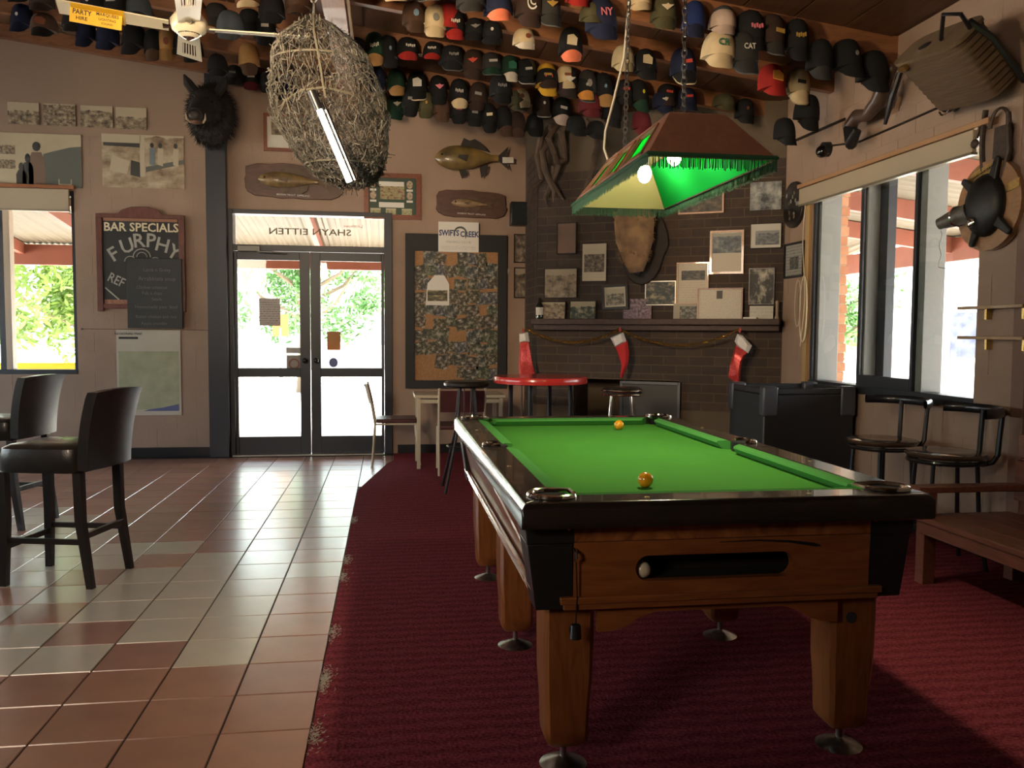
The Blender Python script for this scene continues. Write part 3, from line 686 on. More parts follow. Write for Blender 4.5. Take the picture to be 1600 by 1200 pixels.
for s in (-1, 1):   # long sides lean in towards the floor
    g = G(); x1_, x0_ = s*(CF+.03), s*(CF-.02); e_ = .022*s
    P = [(x1_, -hl+.10, .80), (x1_, hl-.1, .80), (x0_, hl-.1, .58), (x0_, -hl+.1, .58), (x1_-e_, -hl+.10, .80), (x1_-e_, hl-.1, .80), (x0_-e_, hl-.1, .58), (x0_-e_, -hl+.1, .58)]
    g.add(P, [(0, 1, 2, 3), (7, 6, 5, 4), (0, 4, 5, 1), (1, 5, 6, 2), (2, 6, 7, 3), (3, 7, 4, 0)]); obj('side_panel', g, TW3, T)
    g = G(); xx = s*(CF-.015)
    for k in range(3): g.tube([(xx+s*(.012-.006*k), -hl+.12, .585-.018*k), (xx+s*(.012-.006*k), hl-.1, .585-.018*k)], .011, 8)
    obj('side_moulding', g, wood('polished_moulding', (.3, .13, .06), (.45, .22, .1), .14, (9, 1, 9), .6), T)
    g = G(); g.tube([(s*(CF+.034), -.4, .775), (s*(CF+.03), -.5, .77), (s*(CF+.012), -1.0, .70), (s*(CF+.006), -1.08, .67)], [.004, .012, .01, .003], 8); obj('finger_groove', g, TW3, T)
CORN = mat('black_corner_casting', (.014, .015, .016), .38, coat=.15)
for sx in (-1, 1):
    for sy in (-1, 1):
        a = sorted((sx*.46, sx*(CF+.037))); b = sorted((sx*.46, sx*(CF+.0)))
        ya = sorted((sy*(hl-.07), sy*(hl-.22))); yb_ = sorted((sy*(hl-.082), sy*(hl-.2)))
        m_ = sorted((sx*.46, sx*(CF+.028)))
        g = G(); g.frus((m_[0], m_[1], *ya), .732, (a[0], a[1], *ya), .80); c = obj('corner_casting', g, CORN, T, bevel=.003)
        g = G(); g.frus((b[0], b[1], *yb_), .535, (m_[0], m_[1]-.004, ya[0]+.004, ya[1]-.004), .731); obj('lower_casting', g, CORN, c, bevel=.003)
        g = G(); yy = sy*(hl-.07)
        for x_, z_ in ((sx*.475, .775), (sx*.48, .56)): g.ell((x_, yy+(.0 if z_ > .7 else -sy*.01), z_), .006, .004, .006, 8, 6)
        obj('screw', g, CHROME, c)
for sx in (-1, 1):
    for k, ly in enumerate((-1.0, 0.0, 1.0)):
        lx = sx*.457
        g = G(); prof = [(.076, .53), (.076, .42), (.074, .30), (.067, .2), (.066, .14), (.064, .105), (.05, .085)]
        vs = []
        for h_, z_ in prof:
            c_ = h_*.82
            vs += [(lx-h_, ly-c_, z_), (lx-c_, ly-h_, z_), (lx+c_, ly-h_, z_), (lx+h_, ly-c_, z_), (lx+h_, ly+c_, z_), (lx+c_, ly+h_, z_), (lx-c_, ly+h_, z_), (lx-h_, ly+c_, z_)]
        g.add(vs, [(i*8+j, (i+1)*8+j, (i+1)*8+(j+1) % 8, i*8+(j+1) % 8) for i in range(6) for j in range(8)]+[tuple(range(8)), tuple(reversed(range(48, 56)))])
        lg = obj('leg', g, TW2, T)
        g = G(); g.cyl((lx, ly, .085), (lx, ly, .03), .011); g.lathe([(.078, .0), (.076, .008), (.05, .02), (.02, .03), (.012, .034)], 24, Matrix.Translation((lx, ly, 0)))
        obj('foot', g, STEEL, lg)
        if ly < 0 and True:
            g = G(); g.cyl((lx-sx*.015, ly-.079, .455), (lx-sx*.015, ly-.073, .455), .018, n=16); obj('bolt_cap', g, mat('bolt_cap', (.03, .035, .045), .4), lg)
# chalk holder hanging on the table front
t = thing('chalk_holder', 'black chalk holder hanging on a cord from a hook on the pool table front', 'chalk holder', (.99-.455, 3.5-hl+.075-.012, .46))
g = G(); g.tube([(0, 0, .04), (.003, 0, .12), (-.002, -.004, .225)], .0022, 5); obj('cord', g, BLACKM, t)
g = G(); g.cyl((0, 0, -.005), (0, 0, .035), .017, .014, n=14); obj('cup', g, BLACKM, t)
g = G(); g.tube([(-.004, .008, .255), (-.004, -.012, .25), (-.004, -.016, .235), (-.004, -.006, .225)], .005, 8); obj('hook', g, CHROME, t)
YB = mat('yellow_ball', (.72, .30, .012), .18, coat=.5, var=.12, vs=30)
for (x, y), lab in (((.845, 2.70), 'yellow pool ball on the green felt nearer the camera, beside the baulk line'), ((1.205, 4.33), 'yellow pool ball at the far end of the felt, close to the end cushion')):
    g = G(); g.ell((0, 0, 0), .0258, .0258, .0258, 24, 14); o = obj('pool_ball', g, YB, None, loc=(x, y, .826+.0258)); tag(o, lab, 'ball', 'pool balls on the felt')
g = G(); g.ell((0, 0, 0), .0258, .0258, .0258, 24, 14); o = obj('pool_ball', g, mat('white_ball', (.75, .68, .52), .2, coat=.5), None, loc=(.745, 3.5+yf+.034, .612+.0258)); tag(o, 'white pool ball waiting in the ball return slot of the pool table', 'ball')
# ============================================================ POOL LAMP
LP = thing('pool_lamp', 'long wooden pool table lamp with green panes and green fringe', 'lamp', (1.14, 3.53, 1.965))
LW = wood('lamp_timber', (.22, .098, .058), (.28, .125, .075), .5, (6, 2, 6), .1)
LGREEN = bpy.data.materials.new('green_acrylic'); LGREEN.use_nodes = True
n = LGREEN.node_tree.nodes; l = LGREEN.node_tree.links; n.clear()
dif = n.new('ShaderNodeBsdfDiffuse'); dif.inputs[0].default_value = (.02, .55, .10, 1); trl = n.new('ShaderNodeBsdfTranslucent'); trl.inputs[0].default_value = (.03, .7, .13, 1); mx = n.new('ShaderNodeMixShader'); mx.inputs[0].default_value = .5
ou = n.new('ShaderNodeOutputMaterial'); l.new(dif.outputs[0], mx.inputs[1]); l.new(trl.outputs[0], mx.inputs[2]); l.new(mx.outputs[0], ou.inputs[0])
LCREAM = mat('cream_lining', (.5, .42, .2), .6)
rx, ry, tx, ty, th = .24, .62, .11, .46, .185
def side(s, u, v, off=0):  # long side: u along y, v up
    y = -ry+2*ry*u; yt = -ty+2*ty*u
    return Vector((s*(rx+(tx-rx)*v)-s*off*.7, y+(yt-y)*v, th*v-off*.7))
def patch(g, fn, u0, u1, v0, v1, o0, o1):
    P = [fn(u, v, o) for o in (o0, o1) for (u, v) in ((u0, v0), (u1, v0), (u1, v1), (u0, v1))]
    g.add(P, [(0, 1, 2, 3), (7, 6, 5, 4), (0, 4, 5, 1), (1, 5, 6, 2), (2, 6, 7, 3), (3, 7, 4, 0)])
for s in (-1, 1):
    fn = lambda u, v, o: side(s, u, v, o)
    g = G(); patch(g, fn, 0, 1, 0, .13, 0, .012); patch(g, fn, 0, 1, .87, 1, 0, .012)
    cuts = [0, .09, .355, .385, .615, .645, .91, 1]
    for a, b in ((0, .09), (.335, .395), (.605, .665), (.91, 1)): patch(g, fn, a, b, .13, .87, 0, .012)
    obj('side_frame', g, LW, LP, smooth=False)
    for a, b in ((.09, .335), (.395, .605), (.665, .91)):
        g = G(); w_ = .02; h_ = .06
        for q in ((a, a+w_, .13, .87), (b-w_, b, .13, .87), (a, b, .13, .19), (a, b, .81, .87)): patch(g, fn, q[0], q[1], q[2], q[3], -.006, .006)
        fr_ = obj('pane_frame', g, LW, LP, smooth=False)
    g = G(); patch(g, fn, .02, .98, .03, .97, .013, .016); obj('green_sheet', g, LGREEN, LP, smooth=False)
for s in (-1, 1):
    fn = lambda u, v, o: Vector(((-rx+2*rx*u)*(1-v)+(-tx+2*tx*u)*v, s*((ry+(ty-ry)*v)-o*.7), th*v-o*.7))
    g = G(); patch(g, fn, 0, 1, 0, 1, 0, .006); obj('end_panel', g, LW, LP, smooth=False)
    g = G(); patch(g, fn, .02, .98, 0.0, 1, .0065, .012); obj('lining', g, LCREAM, LP, smooth=False)
g = G(); g.box(-tx, tx, -ty, ty, th-.006, th+.004); obj('top_board', g, LW, LP)
g = G(); g.box(-tx+.01, tx-.01, -ty+.01, ty-.01, th-.012, th-.007); obj('top_lining', g, LCREAM, LP)
FRM = [mat('green_fringe', c, .8) for c in ((.018, .075, .036), (.03, .1, .05))]
rd = random.Random(4)
for nm, P0, P1 in (('fringe', (-rx, -ry), (rx, -ry)), ('fringe', (rx, -ry), (rx, ry)), ('fringe', (rx, ry), (-rx, ry)), ('fringe', (-rx, ry), (-rx, -ry))):
    L_ = sqrt((P1[0]-P0[0])**2+(P1[1]-P0[1])**2); nn = int(L_/.0048); g = G()
    dx, dy = (P1[0]-P0[0])/L_, (P1[1]-P0[1])/L_
    g.tube([(P0[0], P0[1], .002), (P1[0], P1[1], .002)], .007, 5)
    for k in range(nn):
        t_ = (k+.5)/nn*L_; x, y = P0[0]+dx*t_, P0[1]+dy*t_; ln = .047*rd.uniform(.85, 1.08); jx = rd.uniform(-.003, .003)
        w_ = .0017
        g.add([(x-dx*w_, y-dy*w_, .0), (x+dx*w_, y+dy*w_, 0), (x+dx*w_+jx*dx, y+dy*w_+jx*dy, -ln), (x-dx*w_+jx*dx, y-dy*w_+jx*dy, -ln), (x-dy*.002, y+dx*.002, -ln*.5)], [(0, 1, 2, 3), (0, 4, 3), (1, 2, 4)])
    obj(nm, g, FRM[0], LP, kind='stuff', smooth=False)
BULB = emis('lamp_glow', (1, .86, .6), 55)
for y in (-.2, .2):
    g = G(); g.ell((0, y, .085), .03, .03, .04, 16, 10); b = obj('bulb', g, BULB, LP)
    g = G(); g.cyl((0, y, .12), (0, y, th-.01), .022); obj('lamp_holder', g, WHITEP, LP)
    lamp('pool_lamp_light', 'SPOT', (1.14, 3.53+y, 1.965+.035), 15, (1, .84, .58), .05, aim=(1.14, 3.53+y, 0), spot_size=radians(112), spot_blend=.6)
def chain(name, label, p0, p1, link=.036, r=.0032, sag=0.0):
    p0, p1 = Vector(p0), Vector(p1); L_ = (p1-p0).length; nn = max(2, int(L_/(link*.72))); g = G()
    d = (p1-p0).normalized(); u = d.orthogonal().normalized(); w = d.cross(u)
    for k in range(nn):
        c = p0+(p1-p0)*((k+.5)/nn); a = u if k % 2 else w
        pts = [c+d*(link*.5*cos(q))+a*(link*.28*sin(q)) for q in [2*pi*i/9 for i in range(9)]]
        g.tube(pts, r, 4, closed=True)
    o = obj(name, g, STEEL, None); return tag(o, label, 'chain')
CH = mat('galvanised_chain', (.5, .47, .4), .4, .9)
cz = ceil_z(1.14)-.02
chain('lamp_chain', 'steel chain holding up the near end of the pool table lamp', (1.13, 3.2, 1.965+th+.04), (1.12, 3.2, cz))
chain('lamp_chain', 'steel chain holding up the far end of the pool table lamp, beside its loose cord', (1.10, 3.92, 1.965+th+.02), (1.12, 3.92, cz))
g = G()
for y in (3.2, 3.92): g.tube([Vector((1.14+.1*cos(a), y, 1.965+th+.045*sin(a))) for a in [pi*i/10 for i in range(11)]], .004, 6)
o = obj('wire_loop', g, STEEL, LP, loc=(-1.14, -3.53, -1.965))
a = ony(985, -20, 3.95); pts = [a, ony(975, 90, 3.95), ony(958, 160, 3.95), ony(946, 205, 3.93), ony(944, 232, 3.92), ony(950, 250, 3.9)]
g = G(); g.tube(pts, .006, 6); o = obj('power_flex', g, mat('grey_flex', (.5, .46, .38), .5), None); tag(o, 'loose grey power cord running down to the pool table lamp', 'cord')
# ============================================================ STOOLS, TABLES, CHAIRS
LEATH = mat('black_leather', (.022, .018, .015), .3, coat=.15, bump=.12, bs=160, var=.2, vs=20)
DWOOD = mat('dark_stained_wood', (.02, .014, .011), .32)
def leather_stool(label, loc, rz):
    t = thing('bar_stool', label, 'bar stool', loc, rz, group='leather bar stools')
    def seat(a, b):
        u, v = 2*a-1, 2*b-1
        return (u*.235, v*.225, .0)
    g = G()
    def cush(i, j):
        th_ = 2*pi*i; ph = j
        ex = .35
        sx = math.copysign(abs(cos(th_))**ex, cos(th_)); sy = math.copysign(abs(sin(th_))**ex, sin(th_))
        k = [(.2, .60), (.98, .60), (1.0, .61), (1.0, .69), (.97, .722), (.85, .738), (.5, .748), (.02, .75)][int(round(j*7))]
        return (sx*.235*k[0]-.0, sy*.225*k[0], k[1])
    g.grid(cush, 32, 7, cu=True); obj('seat', g, LEATH, t)
    def back(i, j, o=0):
        y = (i-.5)*.42; z_ = .615+.415*j
        bow = .03*(1-(2*(i-.5))**2)
        return (.215+bow+.07*j*j+o, y*(1+.06*j), z_-.012*abs(2*(i-.5))**2*(j > .9))
    g = G()
    A = 10; B = 8
    g.grid(lambda i, j: back(i, j, 0), A, B); g.grid(lambda i, j: back(1-i, j, .055), A, B)
    def rim(i, j):
        s = i*4; k = int(min(3, s)); f_ = s-k
        q = [(f_, 0), (1, f_), (1-f_, 1), (0, 1-f_)][k]
        p0 = back(q[0], q[1], 0); p1 = back(q[0], q[1], .055)
        return tuple(p0[m]+(p1[m]-p0[m])*j for m in range(3))
    g.grid(lambda i, j: tuple(c for c in rim(i, j)), 40, 2)
    obj('backrest', g, LEATH, t, bevel=0)
    for sx in (-1, 1):
        for sy in (-1, 1):
            x0, y0 = sx*.205, sy*.185; x1 = x0+(.055 if sx > 0 else -.005); y1 = y0+sy*.005
            g = G(); pts = [(.022, x0, y0, .60), (.021, x0+.005, y0, .35), (.017, x1, y1, .0)]
            for k in range(2):
                a, b = pts[k], pts[k+1]
                g.add([(b[1]-b[0], b[2]-b[0], b[3]), (b[1]+b[0], b[2]-b[0], b[3]), (b[1]+b[0], b[2]+b[0], b[3]), (b[1]-b[0], b[2]+b[0], b[3]), (a[1]-a[0], a[2]-a[0], a[3]), (a[1]+a[0], a[2]-a[0], a[3]), (a[1]+a[0], a[2]+a[0], a[3]), (a[1]-a[0], a[2]+a[0], a[3])],
                      [(0, 3, 2, 1), (4, 5, 6, 7), (0, 1, 5, 4), (1, 2, 6, 5), (2, 3, 7, 6), (3, 0, 4, 7)])
            obj('leg', g, DWOOD, t)
    for sy in (-1, 1):
        g = G(); g.box(-.2, .235, sy*.185-.009, sy*.185+.009, .225, .255); obj('stretcher', g, DWOOD, t, bevel=.002)
    g = G(); g.box(.215, .24, -.185, .185, .255, .285); obj('stretcher', g, DWOOD, t, bevel=.002)
    g = G(); g.box(-.222, -.195, -.185, .185, .19, .22); st = obj('stretcher', g, DWOOD, t, bevel=.002)
    g = G(); g.box(-.225, -.197, -.15, .15, .2195, .2225); obj('kick_plate', g, STEEL, st)
    return t
leather_stool('black leather bar stool with curved back, standing complete on the tiles below the map poster', (-1.735, 4.825, 0), radians(-12.8))
leather_stool('black leather bar stool farther back, under the window beside the bar specials board', (-2.63, 6.22, 0), radians(-12))
MET = mat('black_tube', (.02, .021, .024), .28, .4, coat=.3)
def rail_stool(label, loc, rz):
    t = thing('bar_stool', label, 'bar stool', loc, rz, group='round bar stools with a rail back')
    g = G(); g.lathe([(.02, .63), (.19, .63), (.215, .64), (.222, .652), (.215, .664), (.17, .672), (.09, .668), (.01, .664)], 28); obj('seat', g, mat('varnished_seat', (.07, .045, .03), .14, coat=.5), t)
    g = G(); g.tube([(.2*cos(2*pi*i/24), .2*sin(2*pi*i/24), .615) for i in range(24)], .014, 8, closed=True); obj('seat_ring', g, MET, t)
    for k in range(4):
        a = pi/4+k*pi/2
        g = G(); g.tube([(.17*cos(a), .17*sin(a), .62), (.19*cos(a), .19*sin(a), .3), (.24*cos(a), .24*sin(a), .0)], .013, 8); obj('leg', g, MET, t)
    g = G(); g.tube([(.195*cos(2*pi*i/24), .195*sin(2*pi*i/24), .24) for i in range(24)], .009, 6, closed=True); obj('foot_ring', g, MET, t)
    for a in (-.42, .42):
        g = G(); g.tube([(.18*cos(a), .18*sin(a), .60), (.235*cos(a), .235*sin(a), .615), (.26*cos(a), .26*sin(a), .66), (.275*cos(a), .275*sin(a), .9)], .015, 8); obj('back_post', g, MET, t)
    g = G()
    def rl(i, j):
        a = -1.25+2.5*i; q = 2*pi*j
        r_ = .275+.013*cos(q); return (r_*cos(a)-.0, r_*sin(a), .905+.028*sin(q))
    g.grid(rl, 24, 8); obj('back_rail', g, MET, t)
rail_stool('dark round bar stool with rail back, next to the black cabinet under the wide window', (3.16, 5.05, 0), radians(10))
rail_stool('dark round bar stool with rail back, directly behind the arm of the red-brown bench', (3.2, 4.47, 0), radians(-12))
# black cabinet below the wide window
t = thing('black_cabinet', 'large black cabinet with padded corners standing below the wide window', 'cabinet', (3.13, 6.28, 0))
CB = mat('black_vinyl', (.013, .014, .017), .45, bump=.05, bs=200)
g = G(); g.box(-.36, .36, -.32, .32, .03, .885); obj('body', g, CB, t, bevel=.01)
g = G()
for q in ((-.36, .36, -.32, -.29), (-.36, .36, .29, .32), (-.36, -.33, -.29, .29), (.33, .36, -.29, .29)): g.box(*q, .885, .93)
obj('top_rim', g, CB, t, bevel=.006)
for sx in (-1, 1):
    for sy in (-1, 1):
        g = G(); x0, x1 = sorted((sx*.25, sx*.372)); y0, y1 = sorted((sy*.25, sy*.332)); g.box(x0, x1, y0, y1, .72, .945); obj('corner_pad', g, mat('pad_grey', (.05, .055, .07), .4), t, bevel=.015)
g = G()
for x in (-.3, .3):
    for y in (-.26, .26): g.box(x-.03, x+.03, y-.03, y+.03, 0, .03)
obj('feet', g, BLACKM, t)
# red-brown bench
BW = wood('bench_timber', (.14, .048, .03), (.215, .078, .05), .4, (9, 1.2, 9), .25)
t = thing('bench', 'low red-brown timber bench with arm, against the wall under the wide window', 'bench', (3.1, 3.5, 0))
for x in (-.25, .28):
    for y in (-.95, .62):
        g = G(); g.box(x-.035, x+.035, y-.035, y+.035, 0, .50 if x < 0 else .34); obj('leg', g, BW, t, bevel=.004)
for y in (-.95, .62):
    g = G(); g.box(-.33, .30, y-.045, y+.045, .50, .535); obj('armrest', g, BW, t, bevel=.006)
for k in range(4):
    x0 = -.30+k*.145
    g = G(); g.box(x0, x0+.138, -1.02, .66, .345, .375); obj('slat', g, BW, t, bevel=.004)
g = G(); g.box(-.29, -.26, -.95, .62, .28, .345); obj('apron', g, BW, t, bevel=.003)
for (z0, z1, o) in ((.44, .66, 0), (.67, .80, .015)):
    g = G(); g.box(.29+o, .325+o, -1.02, .66, z0, z1); obj('back_slat', g, BW, t, bevel=.006)
for y in (-.95, .62):
    g = G(); g.box(.325, .36, y-.035, y+.035, 0, .80); obj('back_post', g, BW, t, bevel=.004)
# red round table
t = thing('round_table', 'tall round table with a glossy red top in front of the fireplace', 'table', (1.25, 6.92, 0))
g = G(); g.lathe([(.02, .915), (.37, .915), (.388, .92), (.39, .935), (.39, .965), (.384, .974), (.01, .975)], 40); obj('tabletop', g, mat('red_laminate', (.50, .035, .03), .22, coat=.4), t)
for k, m_ in enumerate((MET, MET, MET, MET)):
    a = pi/4+k*pi/2+.3; g = G(); g.tube([(.26*cos(a), .26*sin(a), .915), (.27*cos(a), .27*sin(a), 0)], .02, 8); obj('leg', g, m_, t)
g = G(); g.tube([(-.19, -.22, .915), (-.19, -.22, .35)], .006, 8); obj('chrome_rod', g, CHROME, t)
# chrome ringed stool by the fireplace
t = thing('bar_stool', 'black round bar stool with chrome rings beyond the far end of the pool table', 'bar stool', (1.86, 6.6, 0))
g = G(); g.lathe([(.01, .84), (.15, .84), (.16, .86), (.16, .885), (.14, .90), (.01, .905)], 24); obj('seat', g, LEATH, t)
for z_ in (.845, .875):
    g = G(); g.tube([(.165*cos(2*pi*i/24), .165*sin(2*pi*i/24), z_) for i in range(24)], .008, 6, closed=True); obj('chrome_ring', g, CHROME, t)
for k in range(4):
    a = pi/4+k*pi/2-.2; g = G(); g.tube([(.11*cos(a), .11*sin(a), .84), (.19*cos(a), .19*sin(a), 0)], .011, 8); obj('leg', g, CHROME, t)
# black stool in front of the noticeboard
t = thing('bar_stool', 'black round bar stool with splayed legs below the noticeboard', 'bar stool', (.65, 7.08, 0))
g = G(); g.lathe([(.01, .875), (.17, .875), (.19, .89), (.192, .91), (.17, .928), (.01, .932)], 24); obj('seat', g, LEATH, t)
for k in range(4):
    a = pi/4+k*pi/2; g = G(); g.tube([(.08*cos(a), .08*sin(a), .88), (.12*cos(a), .12*sin(a), .5), (.27*cos(a), .27*sin(a), 0)], .012, 8); obj('leg', g, MET, t)
for s in (-.025, .03):
    g = G(); g.tube([(s, -.06, .875), (s, -.06, .4)], .005, 8); obj('chrome_rod', g, CHROME, t)
g = G(); g.tube([(.16*cos(2*pi*i/24), .16*sin(2*pi*i/24), .38) for i in range(24)], .009, 6, closed=True); obj('foot_ring', g, MET, t)
# cream-legged table and two chairs by the noticeboard
CRM = mat('cream_tube', (.5, .44, .32), .4)
t = thing('side_table', 'small table with cream painted legs under the noticeboard', 'table', (.69, 8.45, 0))
g = G(); g.box(-.44, .44, -.28, .28, .695, .725); obj('tabletop', g, mat('cream_top', (.5, .43, .31), .35), t, bevel=.004)
for x in (-.40, .40):
    for y in (-.25, .25):
        g = G(); g.box(x-.017, x+.017, y-.017, y+.017, 0, .695); obj('leg', g, CRM, t)
g = G(); g.box(-.40, .40, -.26, -.24, .645, .68); g.box(-.40, .40, .24, .26, .645, .68); obj('apron', g, CRM, t)
MAROON = mat('maroon_vinyl', (.07, .02, .022), .4, var=.15)
def tube_chair(label, loc, rz):  # faces local +y
    t = thing('tube_chair', label, 'chair', loc, rz, group='cream tube chairs below the noticeboard')
    g = G(); g.box(-.2, .2, -.2, .2, .43, .47); obj('seat', g, MAROON, t, bevel=.012)
    g = G(); g.grid(lambda i, j: ((i-.5)*.40, -.235-.05*j-.02*sin(pi*i), .60+.2*j), 8, 3); g.grid(lambda i, j: ((.5-i)*.40, -.255-.05*j-.02*sin(pi*(1-i)), .60+.2*j), 8, 3); obj('backrest', g, MAROON, t)
    for s in (-1, 1):
        g = G(); g.tube([(s*.21, -.24, 0), (s*.21, -.21, .42), (s*.21, -.24, .6), (s*.21, -.29, .82)], .011, 8); obj('leg', g, CRM, t)
        g = G(); g.tube([(s*.2, .23, 0), (s*.2, .19, .42)], .011, 8); obj('leg', g, CRM, t)
        g = G(); g.tube([(s*.205, -.21, .42), (s*.2, .2, .42)], .009, 8); obj('seat_rail', g, CRM, t)
tube_chair('maroon chair with cream tube legs, nearest the front door, seen side on', (.08, 8.62, 0), radians(-90))
tube_chair('maroon chair with cream tube legs, its back to the pool table', (.67, 8.0, 0), 0)
# ============================================================ PICTURES, SIGNS AND POSTERS
def rect_on(plane, x0, y0, x1, y1, off):
    c = on(plane, (x0+x1)/2, (y0+y1)/2, off)
    w = (on(plane, x1, (y0+y1)/2, off)-on(plane, x0, (y0+y1)/2, off)).length
    h = (on(plane, (x0+x1)/2, y0, off)-on(plane, (x0+x1)/2, y1, off)).length
    return c, w, h
def framed(name, label, cat, plane, box, art, fr=FRAMEDARK, b=.02, dep=.02, mount=None, mw=0, tilt=0, lean=0, group=None, off=0, inset=None):
    c, w, h = rect_on(plane, *box, .012+off)
    t = thing(name, label, cat, c, 0, group, rot=(-lean, tilt, PLANES[plane][2]))
    hw_, hh = w/2, h/2
    if fr is not None:
        g = G(); y0, y1 = -dep/2, .010
        for P in (((-hw_, -hh), (hw_, -hh), (hw_-b, -hh+b), (-hw_+b, -hh+b)), ((hw_, -hh), (hw_, hh), (hw_-b, hh-b), (hw_-b, -hh+b)), ((hw_, hh), (-hw_, hh), (-hw_+b, hh-b), (hw_-b, hh-b)), ((-hw_, hh), (-hw_, -hh), (-hw_+b, -hh+b), (-hw_+b, hh-b))):
            g.prism(P, y0, y1)
        obj('frame', g, fr, t, smooth=False)
        hw_ -= b; hh -= b
    if mount is not None:
        g = G(); g.box(-hw_, hw_, -.001, .004, -hh, hh); obj('mount', g, mount, t, smooth=False)
        if inset: x0, x1, z0, z1 = [(-hw_+2*hw_*inset[0]), (-hw_+2*hw_*inset[1]), (-hh+2*hh*inset[2]), (-hh+2*hh*inset[3])]
        else: x0, x1, z0, z1 = -hw_+mw, hw_-mw, -hh+mw, hh-mw
        g = G(); g.box(x0, x1, -.003, .002, z0, z1); obj('print', g, art, t, smooth=False)
    else:
        g = G(); g.box(-hw_, hw_, -.002, .004, -hh, hh); obj('print', g, art, t, smooth=False)
    t['_wh'] = (w, h); return t
def poly_on(t, pts, mat_, name='figure', y=-.004, d=.0015):
    g = G(); g.prism(pts, y, y+d); return obj(name, g, mat_, t, smooth=False)
SEP = dict(dark=(.05, .038, .025), mid=(.24, .18, .115), light=(.52, .43, .3))
for k, (a, b_) in enumerate(((12, 61), (68, 118), (126, 176), (181, 229))):
    yy = 160+k*2.7
    framed('photograph', ['small old photograph of two standing figures, first of four in a high row', 'small dark old photograph of a crowded yard, second of four in a high row', 'small old photograph of crossing timbers, third of four in a high row', 'small pale-skied old photograph, last of the row of four high on the wall'][k], 'photograph', 'back', (a, yy, b_, yy+34), photo(sky=(.62, .95, .75, .55)[k], scale=(5, 8, 5, 4)[k], **SEP), None, group='row of four old photographs')
FIG = mat('print_dark', (.045, .045, .04), .5); FIG2 = mat('print_grey', (.12, .125, .105), .5); FIG3 = mat('print_pale', (.5, .42, .3), .5)
t = framed('large_photograph', 'large cream photograph of three people seen from behind beside a dark wall', 'photograph', 'back', (-48, 208, 128, 292), mat('print_cream', (.52, .44, .3), .4, var=.08, vs=4), None)
w, h = t['_wh']
def U(u, v): return (-w/2+w*u, -h/2+h*v)
poly_on(t, [U(.64, .03), U(1, 0.0), U(1, .78), U(.9, .76), U(.72, .66), U(.66, .62)], FIG2)
for cx, top_, wd in ((.60, .88, .075), (.52, .62, .05), (.46, .42, .045)):
    poly_on(t, [U(cx-wd, .03), U(cx+wd, .03), U(cx+wd, top_*.55), U(cx+wd*.55, top_*.74), U(cx-wd*.55, top_*.74), U(cx-wd, top_*.55)], FIG if cx < .6 else mat('print_shirt', (.2, .13, .09), .5), y=-.005)
    poly_on(t, [U(cx+wd*.55*cos(a)*.9, top_*.86+.10*sin(a)*.9) for a in [2*pi*i/10 for i in range(10)]], FIG, y=-.006)
for z_ in (.35, .62): poly_on(t, [U(.27, z_-.02), U(.41, z_-.02), U(.41, z_+.16), U(.27, z_+.16)], photo(sky=.9, **SEP), 'inset_print')
for a in (.79, .9): poly_on(t, [U(a, .02), U(a+.01, .02), U(a+.01, .16), U(a, .16)], FIG3, y=-.006)
poly_on(t, [U(.79, .05), U(.905, .05), U(.905, .075), U(.79, .075)], FIG3, y=-.0062)
t = framed('large_photograph', 'large photograph of men unloading a crate beside a wagon, next to the dark steel post', 'photograph', 'back', (160, 211, 288, 294), photo(dark=(.16, .1, .06), mid=(.38, .29, .19), light=(.55, .47, .33), sky=.95, scale=3), None)
w, h = t['_wh']
poly_on(t, [U(0, .84), U(.47, .84), U(.47, 1), U(0, 1)], FIG3); poly_on(t, [U(.02, .78), U(.46, .76), U(.46, .84), U(.02, .84)], FIG)
poly_on(t, [U(.46, .22), U(.52, .22), U(.52, 1), U(.46, 1)], FIG3)
poly_on(t, [U(.09, .32), U(.3, .25), U(.34, .5), U(.12, .6)], FIG3, y=-.005); poly_on(t, [U(.34, .24), U(.46, .2), U(.46, .48), U(.35, .52)], FIG)
for cx, c in ((.61, mat('print_blue', (.16, .2, .22), .5)), (.71, FIG3), (.90, FIG3)):
    poly_on(t, [U(cx-.035, .45), U(cx+.03, .42), U(cx+.04, .75), U(cx-.03, .76)], c, y=-.005); poly_on(t, [U(cx+.025*cos(a), .81+.05*sin(a)) for a in [2*pi*i/8 for i in range(8)]], FIG, y=-.0055)
poly_on(t, [U(.53, .3), U(1, .48), U(1, .56), U(.53, .4)], FIG2, y=-.0045)
framed('framed_certificate', 'red-framed certificate high on the wall, half hidden behind the fish trap', 'certificate', 'back', (412, 178, 478, 237), photo(sky=.8, scale=3, **SEP), FRAMERED, .035, .03, mount=PAPER, inset=(.12, .95, .42, .95))
